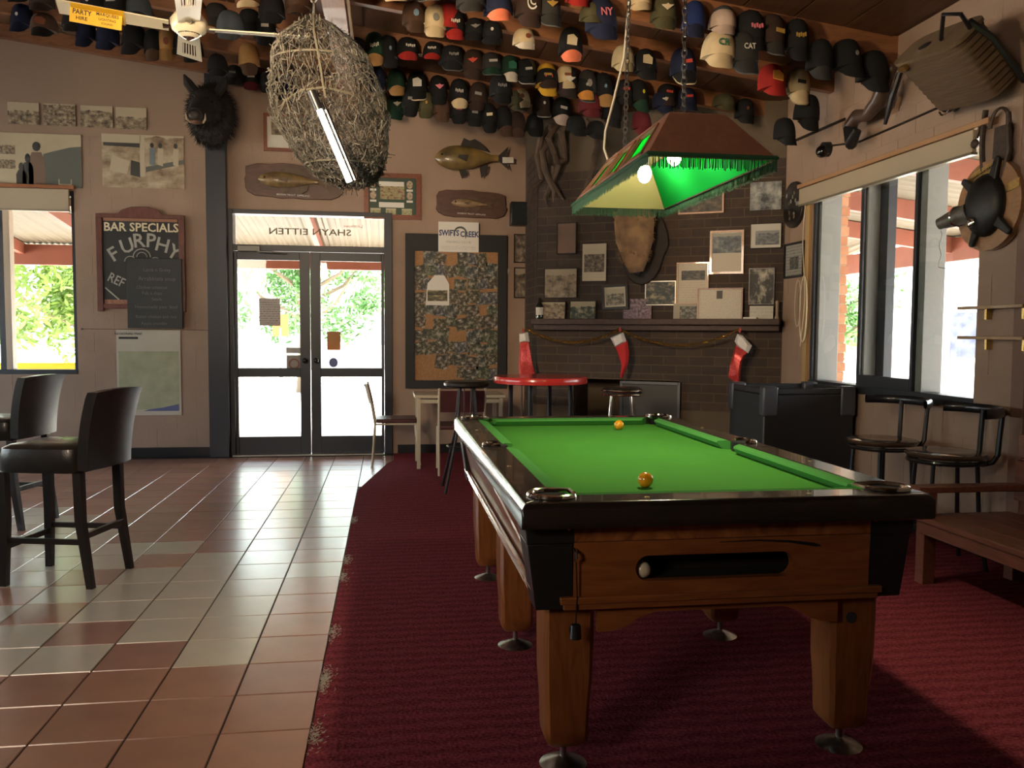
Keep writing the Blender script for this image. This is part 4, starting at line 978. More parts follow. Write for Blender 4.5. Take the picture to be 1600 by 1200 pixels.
# team photograph
t = framed('team_photograph', 'red-framed team photograph with small portraits on a dark green mount, above the front door', 'photograph', 'back', (569, 271, 658, 343), photo(dark=(.12, .03, .02), mid=(.35, .25, .13), light=(.32, .4, .2), sky=.95, scale=7), FRAMERED, .05, .03, mount=mat('green_mount', (.03, .06, .04), .5), inset=(.24, .75, .42, .80))
w, h = t['_wh']
for a, b_, c, d_ in ((.26, .70, .72, .82), (.26, .70, .26, .37)): poly_on(t, [U(a, c), U(b_, c), U(b_, d_), U(a, d_)], WHITEP, 'caption')
for (u, v) in ((.16, .76), (.16, .52), (.80, .76), (.80, .52)):
    poly_on(t, [U(u+.055*cos(a), v+.085*sin(a)) for a in [2*pi*i/14 for i in range(14)]], photo(sky=.9, dark=(.1, .05, .03), mid=(.45, .33, .22), light=(.6, .5, .38), scale=3), 'portrait')
    poly_on(t, [U(u-.055, v-.145), U(u+.055, v-.145), U(u+.055, v-.1), U(u-.055, v-.1)], WHITEP, 'caption')
for u in (.2, .47, .75): poly_on(t, [U(u-.09, .10), U(u+.09, .10), U(u+.09, .24), U(u-.09, .24)], photo(dark=(.15, .12, .06), mid=(.35, .35, .18), light=(.5, .45, .3), sky=.7), 'inset_print')
# bar specials board
c, w, h = rect_on('back', 152, 337, 290, 487, .03)
t = thing('specials_board', 'wood-framed black bar specials board with curved top', 'sign', c, 0, rot=(0, 0, 0))
SB = wood('sign_frame_wood', (.10, .03, .022), (.16, .05, .035), .4, (6, 6, 2))
g = G(); hw_, hh = w/2, h/2
for x in (-hw_, hw_-.06): g.box(x, x+.06, -.02, .025, -hh, hh-.03)
g.prism([(-hw_, hh-.03), (hw_, hh-.03), (hw_, hh+.01), (hw_*.5, hh+.012), (hw_*.42, hh+.05), (hw_*.2, hh+.085), (-hw_*.2, hh+.085), (-hw_*.42, hh+.05), (-hw_*.5, hh+.012), (-hw_, hh+.01)], -.018, .025)
g.box(-hw_+.06, hw_-.06, -.018, .025, -hh+.03, -hh+.075)
obj('frame', g, SB, t, bevel=.004)
g = G(); g.box(-hw_+.05, hw_-.05, -.005, .02, -hh+.05, hh-.03); obj('blackboard', g, mat('blackboard', (.016, .017, .017), .5, var=.2), t, smooth=False)
g = G(); g.box(-hw_+.07, hw_-.07, -.008, .0, hh-.062, hh-.032); obj('orange_strip', g, mat('faded_orange', (.30, .14, .08), .6), t)
g = G(); g.box(-hw_+.07, -.02, -.008, .0, -hh+.06, -hh+.12); obj('orange_strip', g, mat('faded_orange2', (.34, .15, .09), .6, var=.4, vs=30), t)
x, z_ = on('back', 221, 356, .03).x-c.x, on('back', 221, 356, .03).z-c.z
text(t, 'BAR SPECIALS', (x, -.008, z_), .122, CREAMINK, bold=.02, sx=.98)
def bl_(px_, py_): q = on('back', px_, py_, .03); return q.x-c.x, q.z-c.z
for ch, px_, py_, be in (('F', 178, 398, -.55), ('U', 199, 385, -.3), ('R', 217, 377, -.1), ('P', 236, 377, .05), ('H', 254, 384, .25), ('Y', 272, 395, .55)):
    x, z_ = bl_(px_, py_); text(t, ch, (x, -.008, z_), .20, GREYINK, rot=(pi/2, be, 0), bold=.014)
g = G()
for px_, py_, r_ in ((222, 402, .085), (204, 409, .055), (243, 410, .05)):
    x, z_ = bl_(px_, py_); g.tube([(x+r_*cos(a), -.008, z_+r_*sin(a)) for a in [pi*i/12 for i in range(13)]], .006, 5)
    if r_ > .08: g.tube([(x+.05*cos(a), -.008, z_+.05*sin(a)) for a in [pi*i/12 for i in range(13)]], .004, 5)
p1_, p2_ = bl_(165, 449), bl_(187, 468)
g.tube([(p1_[0], -.008, p1_[1]), (p2_[0], -.008, p2_[1])], .009, 5)
obj('chalk_drawing', g, GREYINK, t, kind='stuff')
x, z_ = bl_(182, 438); text(t, 'REF', (x, -.008, z_), .135, GREYINK, rot=(pi/2, .45, 0), bold=.01, sx=.8)
c, w, h = rect_on('back', 199, 404, 285, 513, .062)
t = thing('menu_board', 'dark handwritten menu chalkboard hung over the corner of the bar specials board', 'board', c)
g = G(); g.box(-w/2, w/2, -.01, .012, -h/2, h/2); obj('slate', g, mat('slate', (.02, .024, .026), .45, var=.2), t, bevel=.003)
rd = random.Random(2)
for s, z_, sz in (('Lamb n Gravy', .24, .05), ('Arrabbiata soup', .15, .06), ('Chicken schnitzel', .06, .045), ('Fish n chips', .0, .045), ('Salads', -.06, .045), ('Homemade pies  beef', -.14, .05), ('Butter chicken and rice', -.24, .045), ('Apple crumble', -.31, .045)):
    text(t, s, (rd.uniform(-.03, .03), -.0108, z_), sz, mat('faint_chalk', (.16, .16, .15), .8), 'chalk_writing', sx=.95)
# map poster
c, w, h = rect_on('back', 183, 516, 283, 649, .012)
t = thing('map_poster', 'large pale map poster with green land and blue sea pinned under the menu board', 'poster', c)
g = G(); g.box(-w/2, w/2, -.001, .003, -h/2, h/2); obj('sheet', g, mat('poster_paper', (.50, .46, .38), .6, var=.05), t)
MP = mat('map_print', (.42, .42, .27), .6, col2=(.30, .32, .20), vs=7)
g = G(); g.box(-w/2+.02, w/2-.02, -.003, 0, -h/2+.06, h/2-.22); obj('map', g, MP, t)
poly_on(t, [(-w*.1, -h*.45), (w*.46, -h*.45), (w*.46, -h*.37), (w*.2, -h*.41), (0, -h*.43)], mat('map_blue', (.10, .12, .25), .6), 'sea')
poly_on(t, [(-w*.46, h*.395), (-w*.16, h*.395), (-w*.16, h*.42), (-w*.46, h*.42)], BLACKM, 'title_bar'); text(t, 'REGIONAL MAP', (-w*.31, -.005, h*.455), .035, FIG, sx=1.1)
# fish mounts
def fish(parent, L, H, dp, bodym, finm, flip=1):
    def sec(t): return H/2*(sin(pi*min(1, t*1.02)**.75)**.8*(1-.25*t)) if t < .86 else H/2*.24
    def fn(a, b_):
        t = a; r = max(.002, sec(t)) if t > .0 else .002
        q = 2*pi*b_
        return (flip*(-L/2+L*.86*t), -dp*.5-dp*.5*cos(q)*(r/(H/2)), r*sin(q)*(1.0 if sin(q) > 0 else .9))
    g = G(); g.grid(lambda i, j: fn(j, i), 14, 18, cu=True); b_ = obj('body', g, bodym, parent)
    def fin(pts, y0=-dp*.5, nm='fin'):
        g = G(); g.prism([(flip*x, z_) for x, z_ in pts], y0-.004, y0+.004); return obj(nm, g, finm, parent, smooth=False)
    fin([(L*.32, .0), (L*.5, H*.42), (L*.46, 0), (L*.5, -H*.42)], nm='tail')
    fin([(-L*.15, H*.42), (-L*.1, H*.72), (-L*.02, H*.62), (L*.05, H*.68), (L*.16, H*.45), (L*.22, H*.25), (L*.0, H*.40)], nm='dorsal_fin')
    fin([(-L*.18, -H*.40), (-L*.14, -H*.72), (-L*.06, -H*.55), (-L*.08, -H*.4)]); fin([(L*.10, -H*.32), (L*.12, -H*.7), (L*.2, -H*.5), (L*.22, -H*.2)])
    fin([(-L*.2, -H*.02), (-L*.08, -H*.16), (-L*.06, .02), (-L*.18, H*.08)], y0=-dp)
    g = G(); g.ell((flip*(-L*.40), -dp*.86, H*.10), .011, .008, .011, 10, 6); obj('eye', g, BLACKG, parent)
    return b_
def slabpoly(w, h, seed, n=28):
    rd = random.Random(seed); P = []
    for k in range(n):
        a = 2*pi*k/n; q = 1/max(abs(cos(a))**5+abs(sin(a))**5, .01)**.2
        P.append((w/2*cos(a)*q*rd.uniform(.95, 1.02), h/2*sin(a)*q*rd.uniform(.93, 1.03)))
    return P
SLABW = wood('slab_timber', (.065, .028, .02), (.11, .05, .034), .4, (2, 8, 8), .2)
FISHM = mat('trout_skin', (.30, .20, .08), .35, col2=(.12, .08, .04), vs=14, coat=.3); FINM = mat('fish_fin', (.10, .06, .03), .5)
c, w, h = rect_on('back', 381, 257, 537, 311, .02)
t = thing('fish_plaque', 'golden trout mounted on a long live-edge slab above the front door', 'fish mount', c, rot=(0, radians(1.5), 0))
g = G(); g.prism(slabpoly(w, h, 1), -.02, .02); obj('slab', g, SLABW, t, bevel=.005)
fish(t, .72, .19, .11, FISHM, FINM, 1)
text(t, 'BROWN TROUT  GIPPSLAND', (0, -.0215, -h*.4), .026, WHITEINK)
c, w, h = rect_on('back', 682, 298, 792, 341, .02)
t = thing('fish_plaque', 'small pale trout on a live-edge timber slab above the noticeboard', 'fish mount', c, rot=(0, radians(2), 0))
g = G(); g.prism(slabpoly(w, h, 4), -.02, .02); obj('slab', g, SLABW, t, bevel=.005)
fish(t, .45, .11, .07, mat('pale_trout', (.27, .18, .10), .4, var=.3, vs=14), FINM, 1)
text(t, 'RAINBOW TROUT  GIPPSLAND', (0, -.0215, -h*.36), .022, WHITEINK)
c, w, h = rect_on('back', 672, 216, 800, 284, .03)
t = thing('mounted_fish', 'big dark-backed mounted fish without a slab, high on the wall below the caps', 'fish mount', c, rot=(0, radians(-2), 0))
fish(t, .80, .30, .17, mat('cod_skin', (.30, .20, .06), .35, col2=(.05, .035, .02), vs=5, coat=.3), mat('cod_fin', (.02, .016, .012), .6), 1)
g = G(); g.box(.33, .45, -.10, -.09, -.05, .01); obj('name_tag', g, PAPER, t)
c, w, h = rect_on('back', 797, 317, 830, 353, .05)
t = thing('wall_speaker', 'small black box loudspeaker on the wall above the two old photographs', 'speaker', c)
g = G(); g.box(-w/2, w/2, -.09, .05, -h/2, h/2); obj('cabinet', g, BLACKM, t, bevel=.008)
g = G(); g.box(-w/2+.015, w/2-.015, -.096, -.09, -h/2+.015, h/2-.015); obj('grille', g, mat('speaker_cloth', (.012, .016, .016), .9), t)
a, b_ = on('back', 128, 514, .008), on('back', 326, 516, .008)
g = G(); g.tube([a, (a+b_)/2, b_], .004, 5); g.ell(a, .012, .01, .012, 8, 6); o = obj('cable', g, mat('painted_cable', (.22, .15, .11), .6), None); tag(o, 'thin cable running along the wall between the menu board and the map poster', 'cable')
c, w, h = rect_on('back', 788, 418, 797, 430, .012)
g = G(); g.lathe([(.034, 0), (.034, .012), (.02, .022), (.004, .024)], 16, Matrix.Rotation(pi/2, 4, 'X')); o = obj('round_switch', g, mat('cream_plastic', (.5, .44, .34), .4), None, loc=(c.x, D, c.z)); tag(o, 'small round cream switch on the wall just beside the noticeboard frame', 'switch')
# noticeboard
c, w, h = rect_on('back', 634, 367, 792, 607, .03)
NB = thing('noticeboard', 'tall cork noticeboard in a wide black frame beside the front door', 'noticeboard', c)
hw_, hh = w/2, h/2; b_ = .115
g = G()
for P in (((-hw_, -hh), (hw_, -hh), (hw_-b_*.85, -hh+b_*.75), (-hw_+b_*.85, -hh+b_*.75)), ((hw_, -hh), (hw_, hh), (hw_-b_*.85, hh-b_*1.6), (hw_-b_*.85, -hh+b_*.75)), ((hw_, hh), (-hw_, hh), (-hw_+b_*.85, hh-b_*1.6), (hw_-b_*.85, hh-b_*1.6)), ((-hw_, hh), (-hw_, -hh), (-hw_+b_*.85, -hh+b_*.75), (-hw_+b_*.85, hh-b_*1.6))): g.prism(P, -.02, .03)
obj('frame', g, mat('noticeboard_black', (.008, .009, .01), .6), NB, smooth=False)
cx0, cx1, cz0, cz1 = -hw_+b_*.85, hw_-b_*.85, -hh+b_*.75, hh-b_*1.6
g = G(); g.box(cx0, cx1, .005, .02, cz0, cz1); obj('cork', g, mat('cork', (.36, .19, .085), .85, var=.2, vs=60), NB, smooth=False)
rd = random.Random(11); PH = []
for q in range(9):
    a = rd.random(); PH.append(photo(dark=(.012, .014, .012), mid=(.07+.06*a*(q % 2), .06+.03*rd.random(), .045+.05*rd.random()*(q % 3 == 0)), light=(.50, .45, .37), sky=2, scale=rd.uniform(2.2, 4)))
ORD = ['topmost', 'second', 'third', 'fourth', 'fifth', 'sixth', 'seventh', 'eighth', 'ninth', 'tenth', 'eleventh', 'twelfth']
rows, cols = 10, 8
for r in range(rows):
    for q in range(cols):
        if r >= 7 and q < 2 and not (r == 7): continue
        if (r, q) in ((0, 0), (0, 3), (0, 7), (2, 3), (9, 2), (9, 3), (6, 3), (6, 4), (4, 6), (5, 1), (2, 2), (3, 1), (3, 2)): continue
        pw, ph_ = rd.uniform(.115, .16), rd.uniform(.115, .155)
        if rd.random() < .3: pw, ph_ = ph_, pw
        x = cx0+(q+.5)*(cx1-cx0)/cols+rd.uniform(-.015, .015); z_ = cz1-(r+.5)*(cz1-cz0)/rows+rd.uniform(-.02, .02)
        x = min(max(x, cx0+pw/2), cx1-pw/2); z_ = min(max(z_, cz0+ph_/2), cz1-ph_/2)
        g = G(); g.box(-pw/2, pw/2, -.0015, .0012, -ph_/2, ph_/2)
        o = obj('snapshot', g, rd.choice(PH), None, smooth=False, loc=(c.x+x, c.y+.0025-.0009*((r*3+q*2) % 5), c.z+z_), rot=(0, rd.uniform(-.22, .22), 0))
        tag(o, f'small snapshot pinned to the noticeboard, {ORD[q] if q else "first"} from the window side in the {ORD[r]} row', 'photo', 'snapshots on the noticeboard')
c2, w, h = rect_on('back', 665, 430, 702, 477, .034)
t = thing('tag_notice', 'cream tag-shaped notice with a fish picture pinned on the noticeboard', 'notice', c2)
g = G(); g.prism([(-w/2, -h/2), (w/2, -h/2), (w/2, h*.2), (w*.28, h/2), (-w*.12, h/2), (-w*.42, h*.22)], -.003, .003); obj('card', g, WHITEP, t, smooth=False)
g = G(); g.box(-w*.42, w*.42, -.005, -.003, -h*.36, h*.0); obj('print', g, photo(dark=(.03, .03, .02), mid=(.10, .09, .05), light=(.5, .42, .25), sky=1.2, scale=2, stretch=(1, 1, 2)), t, smooth=False)
c2, w, h = rect_on('back', 685, 347, 748, 394, .055)
t = thing('club_poster', 'white club poster with navy lettering and a curved leaping fish, on top of the noticeboard', 'poster', c2)
g = G(); g.box(-w/2, w/2, -.002, .002, -h/2, h/2); obj('sheet', g, WHITEP, t)
text(t, 'SWIFTS', (-w*.235, -.003, .04), .085, BLUEINK, bold=.03, sx=.78); text(t, 'CREEK', (w*.27, -.003, .03), .085, BLUEINK, bold=.03, sx=.80)
g = G(); g.tube([(w*.04+.07*cos(a), -.003, .03+.075*sin(a)) for a in [radians(200-240*i/14) for i in range(15)]], [.002+.010*sin(pi*i/14) for i in range(15)], 6); obj('fish_emblem', g, FIG2, t)
text(t, 'FISHING CLUB', (0, -.003, -.055), .035, mat('pale_ink', (.38, .37, .36), .6), sx=1.2); 
g = G(); g.box(-w*.44, w*.44, -.0028, -.002, -h*.42, -h*.28); obj('small_print', g, lined('small_print', (.72, .69, .63), (.45, .43, .42), 4), t)
# two photographs on the narrow wall
for k, (y0, y1) in enumerate(((366, 411), (418, 466))):
    framed('double_photograph', ['two old photographs in one dark frame below the wall speaker, upper of the two frames', 'two old photographs in one dark frame beside the chimney, lower of the two frames'][k], 'photograph', 'back', (803, y0, 836, y1), photo(sky=1.2 if k == 0 else .8, scale=3.5, dark=(.03, .022, .016), mid=(.14, .10, .07), light=(.36, .29, .21)), FRAMEDARK, .012, .02, group='pair of dark frames beside the chimney')
# notices on the door glass
def thin_paper(m):   # daylight shines through the paper
    n = m.node_tree.nodes; l = m.node_tree.links; p = n['Principled BSDF']; o = [q for q in n if q.type == 'OUTPUT_MATERIAL'][0]
    if any(q.type == 'BSDF_TRANSLUCENT' for q in n): return
    t = n.new('ShaderNodeBsdfTranslucent'); mx = n.new('ShaderNodeMixShader'); mx.inputs[0].default_value = .5
    if p.inputs['Base Color'].is_linked: l.new(p.inputs['Base Color'].links[0].from_socket, t.inputs[0])
    else: t.inputs[0].default_value = p.inputs['Base Color'].default_value
    l.new(p.outputs[0], mx.inputs[1]); l.new(t.outputs[0], mx.inputs[2]); l.new(mx.outputs[0], o.inputs['Surface'])
def notice(label, box, m_, cat='notice', nm='door_notice'):
    c, w, h = rect_on('back', *box, -.026)
    thin_paper(m_)
    g = G(); g.box(-w/2, w/2, -.001, .001, -h/2, h/2); o = obj(nm, g, m_, None, smooth=False, loc=c); tag(o, label, cat); return o, w, h
GN = lined('grey_notice', (.42, .38, .35), (.16, .15, .15), 12)
notice('grey printed notice stuck high on the first door leaf', (405, 466, 438, 509), GN)
notice('narrow grey strip notice on the door glass above the square emblem sticker', (447, 543, 471, 552), GN)
o, w, h = notice('square grey sticker with a round red emblem on the door glass beside the handle', (448, 555, 471, 585), mat('grey_sticker', (.3, .27, .24), .6, var=.1), 'sticker')
g = G(); g.tube([(.05*cos(a), -.002, .01+.05*sin(a)) for a in [2*pi*i/20 for i in range(20)]], .007, 5, closed=True); obj('emblem', g, mat('dull_red', (.3, .08, .06), .6), o)
notice('brown and orange square sticker on the glass of the second door leaf', (511, 518, 532, 547), mat('orange_sticker', (.45, .22, .1), .6, col2=(.3, .22, .12), vs=2), 'sticker')
c, w, h = rect_on('back', 514, 559, 528, 574, -.026)
g = G(); g.prism([(w/2*cos(a), h/2*sin(a)) for a in [2*pi*i/20 for i in range(20)]], -.001, .001); o = obj('round_sticker', g, mat('blue_sticker', (.12, .15, .35), .5), None, smooth=False, loc=c); tag(o, 'round blue sticker low on the glass of the second door leaf', 'sticker')
# ---- pictures on the fireplace
DIM = dict(dark=(.025, .018, .012), mid=(.12, .085, .055), light=(.30, .24, .165))
GOLD = wood('gilt_wood', (.30, .13, .05), (.42, .2, .09), .35)
def fire(label, box, art, fr=FRAMEDARK, b=.014, cat='picture', **k):
    return framed('framed_picture', label, cat, 'fire', box, art, fr, b, .022, off=k.pop('off', .012), **k)
fire('dim brown wooden portrait panel hung highest at the noticeboard end of the chimney', (870, 348, 901, 397), mat('brown_panel', (.15, .075, .04), .5, var=.25, vs=4), FRAMEDARK, .008)
fire('cream page with two small dark pictures hung beside the furry mount', (910, 381, 947, 439), photo(sky=1.3, **DIM), None, mount=mat('cream_card', (.50, .42, .29), .5), inset=(.08, .92, .24, .72))
fire('unframed brown landscape print above the two small mantel pictures', (850, 419, 902, 466), photo(dark=(.06, .05, .03), mid=(.24, .17, .10), light=(.36, .28, .18), sky=.78, scale=4), FRAMEDARK, .008)
fire('small tan group photograph standing on the mantel, nearest the noticeboard end', (844, 471, 884, 502), photo(dark=(.06, .04, .03), mid=(.28, .19, .11), light=(.46, .36, .24), sky=.9, scale=5), FRAMEDARK, .008, lean=.08, off=.03)
fire('small picture of dark green trees standing on the mantel', (890, 470, 931, 503), photo(dark=(.012, .02, .012), mid=(.04, .055, .03), light=(.36, .3, .19), sky=.72, scale=4), FRAMEDARK, .006, lean=.08, off=.03)
fire('photograph with cream edge in a thick black frame just below the furry mount', (941, 445, 981, 483), photo(dark=(.05, .05, .04), mid=(.2, .18, .13), light=(.45, .38, .26), sky=.7), BLACKM, .022, mount=mat('cream_card2', (.52, .44, .30), .5), mw=.016, tilt=-.05)
PUR = photo(dark=(.05, .03, .04), mid=(.18, .11, .13), light=(.34, .25, .26), sky=1.3, scale=7)
t = fire('purple-tinted collage of small cut-out prints propped on the mantel', (984, 467, 1009, 498), PUR, None, cat='print', lean=.06, off=.03)
for b_ in ((974, 484, 986, 498), (1008, 478, 1018, 498)):
    c, w, h = rect_on('fire', *b_, .04); tr = t.location
    q = Matrix.Rotation(-ANG, 4, 'Z') @ (c-tr); g = G(); g.box(q.x-w/2, q.x+w/2, -.003, .003, q.z-h/2, q.z+h/2); obj('print', g, PUR, t, smooth=False)
fire('dark print with a pale shape in a thin silver frame above the mantel', (1008, 439, 1056, 477), photo(dark=(.02, .025, .02), mid=(.035, .045, .04), light=(.42, .33, .2), sky=1.3, scale=2.2), mat('silver_frame', (.4, .38, .33), .35, .7), .008)
fire('pine-framed page with a dark picture above faint writing', (1057, 410, 1107, 475), photo(dark=(.02, .02, .02), mid=(.05, .05, .045), light=(.2, .17, .12), sky=1.3), GOLD, .012, mount=lined('page_a', (.46, .39, .28), (.38, .32, .23), 16), inset=(.12, .92, .58, .82))
fire('dark glazed picture in a pale mount leaning on the mantel against the pine-framed page', (1052, 474, 1092, 504), photo(dark=(.03, .03, .03), mid=(.09, .09, .075), light=(.33, .3, .24), sky=1.2), None, mount=mat('grey_card', (.3, .25, .18), .5), inset=(.25, .98, .1, .85), lean=.1, off=.05)
fire('tall wood-framed picture of grey hills above a written page', (1109, 360, 1162, 428), photo(dark=(.04, .05, .055), mid=(.10, .12, .13), light=(.30, .29, .24), sky=.85, scale=3), GOLD, .02, mount=lined('page_b', (.45, .39, .29), (.4, .33, .24), 12, dens=.3), inset=(.02, .98, .48, .98))
fire('wide red-framed written document with a dark seal at the top, leaning on the mantel', (1089, 450, 1160, 503), mat('seal_dark', (.03, .02, .018), .5), FRAMERED, .013, mount=lined('page_c', (.50, .44, .34), (.40, .35, .27), 18), inset=(.42, .56, .70, .96), lean=.08, off=.05, cat='document')
fire('dark framed landscape just under the lamp fringe, with a pale lower edge', (1060, 286, 1131, 334), photo(dark=(.02, .015, .01), mid=(.06, .045, .03), light=(.16, .12, .08), sky=.9), GOLD, .016)
fire('grey horse picture hung highest beside the window wall', (1172, 284, 1221, 328), photo(dark=(.03, .035, .04), mid=(.2, .21, .2), light=(.42, .42, .38), sky=1.2, scale=2.5), None)
fire('grey group photograph in a wide white mount beside the window wall', (1172, 349, 1221, 388), photo(dark=(.05, .06, .065), mid=(.12, .13, .14), light=(.25, .26, .26), sky=.8, scale=6), FRAMEDARK, .005, mount=mat('white_card', (.5, .47, .4), .5), inset=(.16, .95, .12, .72))
t = fire('dark portrait with pale swirls standing above the small white card on the mantel', (1170, 419, 1210, 476), photo(dark=(.015, .014, .012), mid=(.03, .028, .024), light=(.5, .46, .36), sky=1.3, scale=2.6), BLACKM, .008, cat='portrait')
fire('small white card standing on the mantel beside the window wall', (1171, 478, 1208, 500), lined('page_d', (.5, .47, .4), (.4, .37, .32), 4), None, cat='card', lean=.1, off=.04)
p = on('fire', 1172, 501, .09); g = G(); g.box(-.06, .06, -.035, .035, -.008, .008); o = obj('folded_paper', g, WHITEP, None, loc=(p.x, p.y, 1.478), rot=(0, 0, ANG)); tag(o, 'folded white paper lying on the mantel by the red-framed document', 'paper')
p = on('fire', 1214, 490, .1); g = G(); g.lathe([(.018, 0), (.02, .01), (.012, .03), (.012, .12), (.017, .15), (.011, .165)], 14); o = obj('candlestick', g, mat('pale_wood', (.35, .26, .18), .5), None, loc=(p.x, p.y, 1.47)); tag(o, 'slim pale turned candlestick at the window end of the mantel', 'candlestick')
p = on('fire', 834, 490, .05); t = thing('bottle', 'dark glass bottle with pale label at the noticeboard end of the mantel', 'bottle', (p.x+.05, p.y-.05, 1.47))
g = G(); g.lathe([(.036, 0), (.038, .02), (.038, .13), (.016, .17), (.014, .21)], 16); obj('glass', g, mat('dark_bottle', (.012, .016, .012), .12, coat=.5), t)
g = G(); g.lathe([(.0385, .04), (.0388, .045), (.0388, .11), (.0385, .115)], 16); obj('label', g, PAPER, t)
# right wall frames
framed('framed_certificate', 'narrow framed certificate on the strip of wall between fireplace and wide window', 'certificate', 'right', (1226, 379, 1256, 434), photo(dark=(.03, .03, .03), mid=(.09, .09, .08), light=(.22, .21, .18), sky=1.3, scale=4), BLACKM, .02, .02, mount=lined('page_e', (.32, .31, .27), (.16, .15, .14), 10), inset=(.25, .75, .2, .6))
c, w, h = rect_on('right', 1226, 284, 1257, 356, .012)
t = thing('badge_shield', 'dark carved shield covered in small metal badges beside the wide window', 'shield', c, -pi/2)
P = []
for k in range(24):
    a = 2*pi*k/24; r_ = 1-.12*(1+cos(4*a))*.5*(abs(sin(a)) < .75)
    P.append((w/2*cos(a)*r_*1.05, h/2*sin(a)*r_))
g = G(); g.prism(P, -.02, .012); obj('board', g, mat('shield_black', (.014, .010, .009), .3, coat=.3), t, bevel=.005)
rd = random.Random(3)
for k in range(14):
    g = G(); x, z_ = rd.uniform(-.3, .3)*w, rd.uniform(-.3, .33)*h; g.ell((x, -.022, z_), .014, .005, .02, 8, 5); obj('badge', g, [mat('badge_brass', (.2, .15, .08), .35, .8), mat('badge_tin', (.3, .28, .25), .4, .6)][k % 2], t)
# ============================================================ MOUNTS AND HANGING THINGS
def fur(g, c, r, n, ln, seed, keep=lambda p: True, down=(0, 0, -.3)):
    rd = random.Random(seed)
    for _ in range(n):
        d = Vector((rd.gauss(0, 1), rd.gauss(0, 1), rd.gauss(0, 1))).normalized()
        p = Vector((c[0]+d.x*r[0], c[1]+d.y*r[1], c[2]+d.z*r[2]))
        if not keep(p): continue
        t = (d*.5+Vector(down)+Vector((rd.gauss(0, .2), rd.gauss(0, .2), rd.gauss(0, .2)))).normalized()*ln*rd.uniform(.6, 1.2)
        s = d.orthogonal().normalized()*.004
        g.add([p-s, p+s, p+t], [(0, 1, 2)])
# boar head on the black post
c = ony(337, 188, D-.1)
t = thing('boar_head', 'black shaggy boar head with bared tusks mounted at the top of the dark steel post', 'animal mount', (c.x, D-.26, c.z))
BF = mat('boar_fur', (.018, .014, .011), .85, var=.4, vs=20)
g = G(); g.ell((0, -.06, .0), .23, .14, .30, 18, 12); g.ell((-.02, -.2, .03), .17, .16, .19, 16, 10)
g.tube([(-.03, -.28, -.0), (-.05, -.42, -.08), (-.06, -.52, -.12)], [.13, .1, .075], 12)
fur(g, (0, -.06, 0), (.23, .14, .30), 1500, .06, 1); fur(g, (-.02, -.2, .03), (.17, .16, .19), 700, .05, 2)
hd = obj('head', g, BF, t)
for s in (-1, 1):
    g = G(); g.tube([(s*.10-.02, -.2, .17), (s*.17-.02, -.2, .27), (s*.2-.02, -.22, .34)], [.05, .045, .008], 8); obj('ear', g, BF, t)
    g = G(); g.tube([(s*.055-.055, -.46, -.17), (s*.085-.055, -.50, -.15), (s*.09-.055, -.52, -.10)], [.013, .011, .003], 6); obj('tusk', g, mat('ivory', (.45, .36, .22), .4), t)
    g = G(); g.ell((s*.085-.03, -.34, .05), .016, .014, .016, 8, 6); obj('eye', g, BLACKG, t)
g = G(); g.ell((-.06, -.47, -.17), .06, .06, .02, 12, 6); obj('mouth', g, mat('mouth_pink', (.16, .08, .05), .5), t)
g = G(); g.ell((-.062, -.545, -.115), .055, .02, .045, 12, 6); obj('snout', g, mat('snout', (.03, .024, .02), .5), t)
# furry tan mount on the chimney
c, w, h = rect_on('fire', 962, 325, 1028, 436, .05)
t = thing('animal_mount', 'tan furry animal head hanging nose down on a dark shield on the chimney bricks', 'animal mount', c, ANG)
g = G(); P = [(w*.62*cos(a)*(1-.15*(sin(a) < 0)), h*.56*sin(a)) for a in [2*pi*k/20 for k in range(20)]]; g.prism(P, .0, .045, Matrix.Translation((.05, 0, -.02))); obj('shield', g, FRAMEDARK, t, bevel=.01)
TF = mat('tan_fur', (.30, .17, .075), .9, col2=(.12, .065, .035), vs=9)
g = G(); g.tube([(-.02, -.06, h*.5), (0, -.12, h*.28), (.015, -.16, 0), (.03, -.17, -h*.28), (.04, -.16, -h*.42)], [w*.36, w*.46, w*.42, w*.27, w*.16], 16)
for zc, rr in ((h*.3, w*.45), (h*.08, w*.43), (-h*.15, w*.36)): fur(g, (.012, -.14, zc), (rr, .16, h*.18), 500, .035, int(zc*100)+5)
obj('head', g, TF, t)
for s in (-1, 1):
    g = G(); g.tube([(s*w*.25, -.12, h*.3), (s*w*.45, -.10, h*.38), (s*w*.5, -.10, h*.44)], [.035, .03, .008], 8); obj('ear', g, TF, t)
    g = G(); g.ell((.02+s*w*.24, -.26, -h*.05), .012, .01, .014, 8, 6); obj('eye', g, BLACKG, t)
g = G(); g.ell((.042, -.175, -h*.43), .035, .05, .03, 12, 8); obj('nose', g, BLACKM, t)
# twisted driftwood at the top of the chimney edge
DW = mat('driftwood', (.085, .055, .036), .85, var=.35, vs=8)
c = on('fire', 880, 270, .14)
t = thing('driftwood_branch', 'dark twisted driftwood branches hanging high on the chimney under the caps', 'branch', c, ANG)
rd = random.Random(8); g = G()
for k in range(6):
    x, z_ = rd.uniform(-.28, .3), .48; pts = []
    for q in range(7):
        pts.append((x, rd.uniform(-.06, .06), z_)); x += rd.uniform(-.09, .09); z_ -= rd.uniform(.08, .17)
    g.tube(pts, [.028, .036, .03, .034, .026, .02, .008], 8)
obj('branch', g, DW, t)
